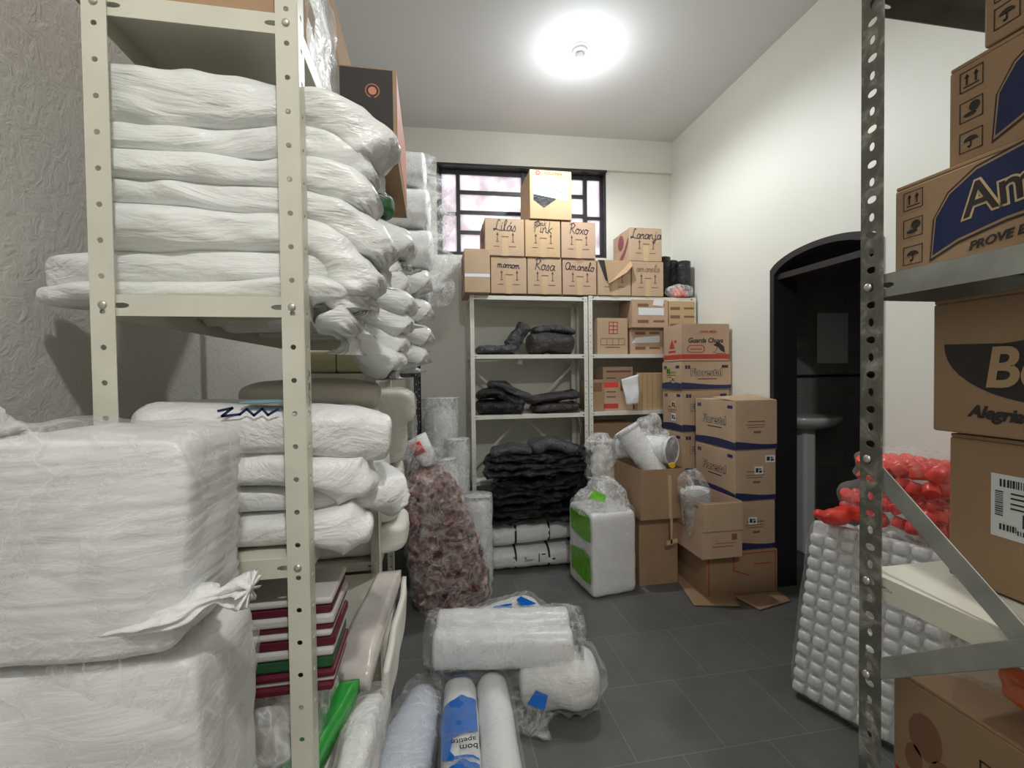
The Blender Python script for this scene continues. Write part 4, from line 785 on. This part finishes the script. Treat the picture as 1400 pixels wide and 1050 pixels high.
# open carton A over the tall dark one
carton((1.435, 2.90, 0), .27, .36, .448, 'tall dark carton on the floor under the open one, beside the green-printed pack', None, 'card4')
e = carton((1.435, 2.90, .450), .305, .49, .318, 'open brown carton with white tubes sticking out, centre right', None, 'card4', top='open', flaps=()); F = fm('F', .305, .49, .318)
polys('tape_strip', e, F, [[(.03, .12), (.055, .12), (.06, -.158), (.04, -.158)]], 'tape'); polys('loose_tape', e, F, [[(.045, -.158), (.062, -.158), (.058, -.33), (.048, -.33)], [(.02, -.30), (.095, -.285), (.095, -.315), (.02, -.33)]], 'tape', .004)
def tube(lab, pts, r_, seed, cat='tube', film_='film', name='bagged_cup_tube', open_=True, extra=.02):
    s = E(name, pts[0], lab, cat, 'white cup tubes in the open carton'); P = [Vector(p)-Vector(pts[0]) for p in pts]
    loft('cups', P, [(0, r_*.96, r_*.96), (.5, r_, r_), (1, r_*1.05, r_*1.05)], 'cup', s, 60, 40, 2, .0015, 30, 9, seed, upv=(.3, .9, .2))
    if open_:
        T = (P[-1]-P[-2]).normalized(); q = T.to_track_quat('Z', 'Y').to_matrix().to_4x4(); q.translation = P[-1]
        bm = bmesh.new(); bmesh.ops.create_cone(bm, cap_ends=False, segments=30, radius1=r_*1.06, radius2=r_*1.10, depth=.03, matrix=Matrix.Translation((0, 0, .012))); bmesh.ops.create_cone(bm, cap_ends=True, segments=30, radius1=r_*.7, radius2=r_*.7, depth=.001, matrix=Matrix.Translation((0, 0, .001)))
        bmesh.ops.transform(bm, matrix=q, verts=bm.verts); obj('rim', bm, 'cup', s, True, None, [solid(.0025, 0)])
    loft('bag_film', [P[0]-(P[1]-P[0]).normalized()*.02]+P+[P[-1]+(P[-1]-P[-2]).normalized()*extra], [(0, r_*.5, r_*.5, .2), (.1, r_*1.06, r_*1.06, .03), (.9, r_*1.16, r_*1.16, .03), (1, r_*1.05, r_*1.05, .08)], film_, s, 50, 44, 2.1, .010, 16, 12, seed+1, upv=(.3, .9, .2))
    return s
tube('white cup tube leaning up and left out of the open carton', [(1.50, 2.74, .60), (1.40, 2.80, .80), (1.29, 2.86, .985)], .078, 311)
tube('white cup tube with its open rim facing the camera, in the open carton', [(1.30, 3.02, .86), (1.42, 2.90, .87), (1.52, 2.74, .872)], .082, 313)
s = E('plastic_bag', (1.50, 2.98, .80), 'crumpled clear bag with a black tag, behind the white cup tubes', 'bag')
blob('bag_film', (.26, .20, .26), 'film_haze', s, 2.6, 20, .04, 9, 315, flat=False); polys('black_mark', s, Matrix.Translation((-.01, -.112, .10)) @ fm('F', 0, 0, 0), strokes([[(-.03, -.01), (.04, .012)], [(-.01, .01), (.05, .02)]], .008), 'ink', .001)
setp(blob('yellow_tag', (.05, .012, .035), 'yellow', None, 3, 8, .006, 30, 5, (1.505, 2.668, .768)), 'small yellow tag on the front rim of the open carton', 'tag')
s = E('plastic_bag', (1.215, 3.12, .0), 'greyish clear bag hanging between the shelving and the open carton', 'bag')
loft('contents', [(0,0,.30),(0,0,.62),(-.01,0,.86)], [(0,.05,.05),(.3,.08,.08),(.8,.095,.09),(1,.03,.03)], 'film_cream', s, 30, 36, 2.2, .02, 12, 9, 320, upv=(0, 1, 0)); loft('bag_film', [(0,0,.0),(0,0,.5),(-.02,0,.80),(-.02,0,.95)], [(0,.06,.06),(.4,.10,.1,.05),(.85,.12,.11,.06),(1,.03,.03,.3)], 'film_haze', s, 50, 44, 2.2, .03, 12, 9, 321, upv=(0, 1, 0))
# flattened cardboard on the floor
plank('flat_cardboard', [(1.50,2.42,.006),(1.76,2.36,.006),(1.98,2.90,.006),(1.62,2.92,.006)], .006, 'flattened brown cardboard on the floor under the cartons', 'card4', cat='cardboard', wr=.0004)
plank('flat_cardboard', [(1.84,2.30,.006),(2.10,2.36,.006),(2.12,2.48,.006),(1.80,2.485,.006)], .006, 'flattened brown cardboard sheet on the floor by the doorway', 'card4', cat='cardboard', wr=.0004)
# white pack with green print, standing on the floor
s = E('green_printed_pack', (1.075, 2.80, 0), 'tall clear bag of white trays with lime green printed panels, standing on the floor', 'pack', rz=R(8))
blob('trays', (.31, .34, .52), 'cup', s, 16, 24, .003, 8, 331, ripple=(.0006, 500)); 
blob('bag_film', (.318, .35, .55), 'film_thin', s, 12, 22, .006, 11, 332)
loft('bag_top', [(0,0,.49),(0,0,.57),(-.01,0,.64),(-.03,0,.68),(-.03,0,.70)], [(0,.178,.158,.01),(.35,.15,.13,.05),(.7,.06,.06,.16),(.85,.022,.022,.2),(1,.05,.04,.4)], 'film_haze', s, 40, 60, 3.6, .010, 12, 14, 333, upv=(0, 1, 0))
for (a, b, nm) in ((.08, .27, 'lower'), (.34, .52, 'upper')):
    polys('green_panel', s, Matrix.Translation((-.160, .0, 0)) @ fm('L', 0, 0, 0), [[(-.11, a+.02), (.06, a), (.16, a+.01), (.15, b-.02), (.06, b), (-.05, b-.015), (-.12, b-.03)]], 'lime', .004)
polys('green_panel', s, Matrix.Translation((-.09, -.10, .605)) @ Matrix.Rotation(R(50), 4, 'X') @ Matrix.Rotation(R(-20), 4, 'Z'), [[(-.06,-.03),(.05,-.03),(.06,.02),(-.02,.04)]], 'lime', .02)
# speckled brown-red bag leaning
def speck():
    m, t, b = nt('speckled_packets'); v = tc(t); n = noise_tex(t, v, 17, 5, .7, .8)
    vo = t.nodes.new('ShaderNodeTexVoronoi'); vo.inputs['Scale'].default_value = 15; t.links.new(v, vo.inputs['Vector'])
    t.links.new(ramp(t, n, [(.34, (.06, .018, .020)), (.47, (.26, .12, .11)), (.56, (.42, .27, .24)), (.66, (.72, .62, .58))]), b.inputs['Base Color'])
    b.inputs['Roughness'].default_value = .35; bump(t, b, n, .8, .015, bump(t, None, vo.outputs['Distance'], 1, .05)); return m
s = E('speckled_bag', (.115, 2.79, 0), 'tall clear bag of speckled brownish-red packets leaning in the aisle', 'bag')
loft('packets', [(.015,-.06,0.0),(.0,-.06,.06),(-.075,-.09,.40),(-.16,-.17,.72),(-.205,-.21,.84)], [(0,.165,.10),(.04,.20,.135),(.30,.225,.155),(.70,.185,.135),(.90,.12,.10),(1,.05,.05)], speck(), s, 70, 60, 3.2, .026, 16, 8, 341, upv=(0, 1, 0), flat=.0)
loft('bag_film', [(.015,-.06,0.0),(.0,-.06,.06),(-.075,-.09,.40),(-.16,-.17,.72),(-.20,-.22,.88),(-.17,-.22,.99)], [(0,.17,.11),(.04,.21,.142),(.25,.235,.165),(.60,.195,.145,.02),(.80,.12,.10,.08),(.88,.10,.09,.15),(1,.13,.10,.3)], 'film', s, 60, 60, 3.2, .020, 14, 15, 342, upv=(0, 1, 0), flat=.0)
s = E('cup', (-.015, 2.62, .88), 'white plastic cup with a red band poking out above the speckled bag', 'cup', ry=R(-28))
bm = bmesh.new(); bmesh.ops.create_cone(bm, cap_ends=True, segments=28, radius1=.045, radius2=.062, depth=.17, matrix=Matrix.Translation((0, 0, .085))); obj('cup_body', bm, 'cup', s, True, None, [bevel(.004)])
bm = bmesh.new(); bmesh.ops.create_cone(bm, cap_ends=False, segments=28, radius1=.0545, radius2=.0615, depth=.07, matrix=Matrix.Translation((0, 0, .115)))
bmesh.ops.delete(bm, geom=[f for f in bm.faces if f.calc_center_median().x > .01], context='FACES'); obj('red_band', bm, 'red', s, True, None, [solid(.002, 0)])
# white and clear cylinders behind it
def cyl(lab, x, y, z, r_, h, m='film_haze', inner='cup', seed=0, tilt=(0, 0), name='bagged_roll'):
    s = E(name, (x, y, z), lab, 'roll', 'upright clear-bagged rolls by the back wall', rx=tilt[0], ry=tilt[1])
    if inner: loft('roll', [(0,0,0),(0,0,h/2),(0,0,h)], [(0,r_*.9,r_*.9),(.03,r_*.95,r_*.95),(.90,r_*.96,r_*.96),(.97,r_*.8,r_*.8),(1,r_*.4,r_*.4)], inner, s, 30, 36, 2, .003, 12, 9, seed, upv=(0, 1, 0))
    loft('bag_film', [(0,0,0),(0,0,h/2),(0,0,h),(0,0,h*1.04)], [(0,r_,r_),(.5,r_*1.02,r_*1.02,.02),(.9,r_,r_,.05),(1,r_*.4,r_*.4,.2)], m, s, 40, 44, 2.1, .010, 14, 12, seed+1, upv=(0, 1, 0)); return s
grey_roll = mat('silvery_bubble_roll', (.62, .64, .64), .22, bumps=[(14, .4, .01, .8)])
cyl('silvery bagged roll standing behind the speckled bag, left of the white shelving', .055, 3.36, .0, .13, 1.16, 'film_haze', grey_roll, 351)
cyl('silvery bagged roll next to the shelving post, right of the first silvery one', .165, 3.14, .0, .085, .90, 'film_haze', grey_roll, 353)
cyl('hazy white cylinder standing on the floor between the speckled bag and the shelving', .285, 2.99, 0, .10, .56, 'film_haze', 'cup', 355)
cyl('leaning white bag behind the speckled bag', .17, 2.99, 0, .075, .80, 'film_haze', 'film_white', 357, (0, R(-6)))
# ------------------------------------------------------------------ packs on the floor in front
def floor_pack(): pass
s = E('napkin_pack', (.40, 2.33, 0), 'white paper pack with blue printed label lying at the back of the floor pile', 'pack', 'packs lying on the aisle floor', rz=R(20))
blob('rolls', (.36, .30, .15), 'cup', s, 4, 14, .008, 9, 401); blob('bag_film', (.39, .33, .17), 'film', s, 4, 18, .014, 12, 402)
polys('blue_label', s, Matrix.Translation((-.03, -.02, .168)), [[(-.13,-.06),(-.02,-.07),(.03,.03),(-.07,.05)], [(.06,-.05),(.14,-.04),(.11,.07),(.07,.05)]], 'blue', .004)
s = E('bagged_roll_pair', (.02, 1.93, .165), 'clear-bagged pair of white rolls lying crosswise on the floor pile', 'roll', 'packs lying on the aisle floor', rz=R(-9))
for k, (yy, zz) in enumerate(((-.050, .083), (.062, .105))):
    loft('roll', [(-.03,yy,zz),(.25,yy,zz),(.56,yy,zz)], rs(.066, .078, .03, .03), 'cup', s, 44, 40, 2.3, .005, 9, 9, 411+k)
    polys('end_pleats', s, Matrix.Translation((.562, yy, zz)) @ fm('R', 0, 0, 0), strokes([[(.012*math.cos(R(a)), .012*math.sin(R(a))), (.05*math.cos(R(a)), .055*math.sin(R(a)))] for a in range(0, 360, 30)], .0035), 'film_cream', .002)
loft('bag_film', [(-.06,0,.10),(.05,0,.10),(.3,0,.10),(.56,0,.105),(.585,0,.105)], [(0,.100,.09,.06),(.1,.130,.097,.02),(.5,.132,.098,.02),(.94,.130,.096,.05),(1,.06,.04,.3)], 'film', s, 60, 48, 2.8, .010, 12, 16, 412)
s = E('crumpled_pack', (.50, 1.80, 0), 'crumpled clear bag of white rolls slumped at the right of the floor pile', 'bag', 'packs lying on the aisle floor', rz=R(-25))
loft('rolls', [(-.16,0,.10),(0,0,.12),(.16,.05,.13)], rs(.12, .105, .15, .2), 'film_white', s, 40, 40, 2.3, .012, 9, 9, 421, flat=.002)
loft('bag_film', [(-.2,-.03,.09),(-.05,-.02,.11),(.08,.02,.125),(.19,.05,.13)], [(0,.06,.04,.2),(.2,.12,.10,.05),(.5,.13,.11,.04),(.85,.12,.11,.06),(1,.04,.04,.2)], 'film_thin', s, 50, 48, 2.3, .03, 12, 12, 422, flat=.0)
loft('bag_tail', [(-.10,-.10,.06),(-.12,-.15,.04),(-.13,-.20,.03)], [(0,.10,.05,.1),(.6,.10,.025,.2),(1,.12,.012,.3)], 'film', s, 24, 40, 2.2, .015, 16, 9, 423, flat=.0)
setp(polys('blue_print', s, Matrix.Translation((-.06, -.135, .11)) @ Matrix.Rotation(R(60), 4, 'X'), [[(-.04,-.02),(.03,-.03),(.04,.02),(-.01,.03)]], 'blue', .01))
setp(blob('crumpled_bag', (.34, .30, .13), 'film_haze', None, 2.8, 18, .02, 11, 7, (.14, 2.06, 0)), 'hazy plastic bag squashed under the crosswise rolls', 'bag', 'packs lying on the aisle floor')
# printed pack lying in depth
def printed():
    s = E('printed_cup_pack', (.138, 1.50, 0), 'long white cup pack with blue printed panels lying lengthwise at the bottom of the picture', 'pack', 'packs lying on the aisle floor', rz=R(-3))
    loft('cups', [(-.062,-.42,.075),(-.062,0,.075),(-.062,.36,.075)], rs(.068, .073, .01, .04), 'cup', s, 40, 40, 2.6, .003, 9, 9, 431)
    loft('cups', [(.072,-.42,.078),(.072,0,.078),(.070,.37,.078)], rs(.066, .076, .01, .05), 'cup', s, 40, 40, 2.2, .003, 9, 9, 432)
    # the printed sleeve: curved patches wrapped on the left half, with the film over everything
    def patch(lst, m, nm, eps):
        bm = bmesh.new()
        for poly in lst: bm.faces.new([bm.verts.new((x, y, 0)) for x, y in poly])
        bmesh.ops.triangulate(bm, faces=bm.faces[:]); bmesh.ops.subdivide_edges(bm, edges=bm.edges[:], cuts=3, use_grid_fill=True)
        for v in bm.verts:
            x = v.co.x; a = max(-1, min(1, (x+.062)/.076)); v.co.z = .075+(.078+eps)*max(0, 1-abs(a)**2.6)**(1/2.6)
            if a <= -.99: v.co.z = .05
        obj(nm, bm, m, s)
    xl, xr = -.132, -.002
    for k, y0 in enumerate((-.005, -.295, )):
        patch([[(xl+.004, y0+.02), (xl+.0, y0+.10), (xl+.01, y0+.195), (xl+.05, y0+.205), (xl+.075, y0+.225), (xl+.10, y0+.21), (xr, y0+.215), (xr, y0+.06), (xr-.02, y0+.045), (xl+.09, y0+.04), (xl+.045, y0+.025), (xl+.035, y0-.03), (xl+.05, y0-.055), (xr, y0-.05), (xr, y0-.06), (xl+.045, y0-.068), (xl+.01, y0-.05)]], 'blue', 'blue_print', .004)
        for w_, yy in (('bom', y0-.03), ('apetite', y0-.002)):
            pass
        F = Matrix.Translation((-.048, y0-.003, .1585)); text('brand_words', s, F, 'bom', .034, 'ink', .012, -.024, 0, .0004, R(180)); text('brand_words', s, F, 'apetite', .030, 'ink', -.004, .004, 0, .0003, R(184))
    patch([[(xl+.02, .335), (xr, .34), (xr, .334), (xl+.02, .328)]], 'blue', 'blue_line', .004)
    loft('bag_film', [(.004,-.44,.078),(.004,0,.078),(.004,.36,.08),(.004,.40,.08)], [(0,.142,.080),(.5,.142,.081,.01),(.93,.142,.080,.02),(1,.12,.06,.1)], 'film_thin', s, 50, 60, 4.5, .006, 14, 16, 433)
printed()
s = E('clear_cup_pack', (-.140, 1.44, 0), 'tapered clear bag of bluish white cups lying at the bottom beside the printed pack', 'pack', 'packs lying on the aisle floor', rz=R(-13))
bluish = mat('bluish_white_plastic', (.70, .76, .86), .3, sss=.1)
loft('cups', [(0,-.22,.09),(0,.1,.09),(0,.45,.08)], [(0,.105,.09),(.5,.100,.09),(.9,.065,.07),(1,.03,.03)], bluish, s, 40, 40, 2.1, .003, 9, 9, 441)
loft('bag_film', [(0,-.24,.09),(0,.1,.095),(0,.36,.085),(0,.50,.075)], [(0,.115,.095),(.45,.108,.095,.03),(.8,.075,.08,.05),(.95,.045,.05,.08),(1,.012,.012,.2)], 'film', s, 60, 60, 2.6, .012, 11, 13, 442)
# ------------------------------------------------------------------ capped-bottle slab and red-capped bags at the right
s = E('bottle_pack', (1.535, 1.665, .008), 'tall film-wrapped slab of clear round-cornered tubs in rows, standing at the right', 'pack', rz=R(-69), rx=R(-14))
bm = bmesh.new(); c = bmesh.new(); bmesh.ops.create_cube(c, size=2); bmesh.ops.subdivide_edges(c, edges=c.edges[:], cuts=5, use_grid_fill=True)
tub = mat('hazy_clear_plastic_tub', (.84, .85, .87), .25, sss=.2, coat=.4, bumps=[(20, .2, .006, .5)])
for i in range(8):
    for j in range(14):
        pc = (i*.058-.0, 0, .03+j*.0515); ww = .0275*(1 if j > 0 else .95)
        def cell():
            b = bmesh.new(); bmesh.ops.create_cube(b, size=2); bmesh.ops.subdivide_edges(b, edges=b.edges[:], cuts=5, use_grid_fill=True)
            for v in b.verts: q = v.co/((abs(v.co.x)**4+abs(v.co.y)**4+abs(v.co.z)**4)**.25); v.co = Vector((q.x*ww+pc[0], q.y*.055+.004*NZ.noise(Vector((i, j, 1))*1.7), q.z*.0245+pc[2]))
            me = bpy.data.meshes.new('x'); b.to_mesh(me); b.free(); bm.from_mesh(me); bpy.data.meshes.remove(me)
        if not (j == 13 and i == 0): cell()
obj('tubs', bm, tub, s); boxo('inner_sheet', (-.025, .43, -.035, .035, .005, .725), 'film_white', s, .01)
blob('bag_film', (.485, .125, .74), 'film_thin', s, 10, 20, .004, 12, 451, loc=(.205, 0, 0))
def capbag(loc, size, lab, seed, tilt=0, cover=1.0, top=.45):
    s = E('red_capped_bag', loc, lab, 'bag', 'bags of red-capped bottles by the right wall'); w, d, h = size; rnd = random.Random(seed); bt = bmesh.new(); cp = bmesh.new()
    nx, ny, nz = int(w/.055), int(d/.055), max(1, int(h/.06))
    for i in range(nx):
        for j in range(ny):
            for k in range(nz):
                if 0 < i < nx-1 and 0 < j < ny-1 and k < nz-1: continue
                p = Vector((-w/2+.03+i*.055+rnd.uniform(-.008, .008), -d/2+.03+j*.055+rnd.uniform(-.008, .008), .035+k*.058+rnd.uniform(-.006, .006)))
                rm = Matrix.Translation(p) @ Matrix.Rotation(rnd.uniform(-.8, .8), 4, 'X') @ Matrix.Rotation(rnd.uniform(-.8, .8), 4, 'Y')
                tgt = cp if (k+.5)/nz > 1-top else bt
                bmesh.ops.create_cone(tgt, cap_ends=True, segments=14, radius1=.027, radius2=.024, depth=.042, matrix=rm)
    if len(bt.verts): obj('bottles', bt, 'cup', s, True, None, [bevel(.005)])
    else: bt.free()
    obj('red_caps', cp, 'redcap', s, True, None, [bevel(.005)])
    blob('bag_film', (w*1.04, d*1.04, h*1.06), 'film_thin', s, 4, 18, .012, 13, seed); return s
capbag((1.935, 1.62, 0), (.33, .50, .70), 'lower tall bag of clear bottles with red caps, against the right wall', 461, top=.0001)
capbag((1.935, 1.56, .738), (.33, .42, .15), 'red-capped bag in the middle of the pile by the right wall', 462, top=1)
capbag((1.94, 1.52, .895), (.32, .36, .15), 'topmost bag of red caps against the right wall', 463, top=1)
setp(blob('red_film', (.26, .10, .07), 'redcap', None, 2.6, 16, .022, 16, 471, (1.70, 1.64, .735)), 'crumpled red film lying on top of the slab of clear tubs', 'film')
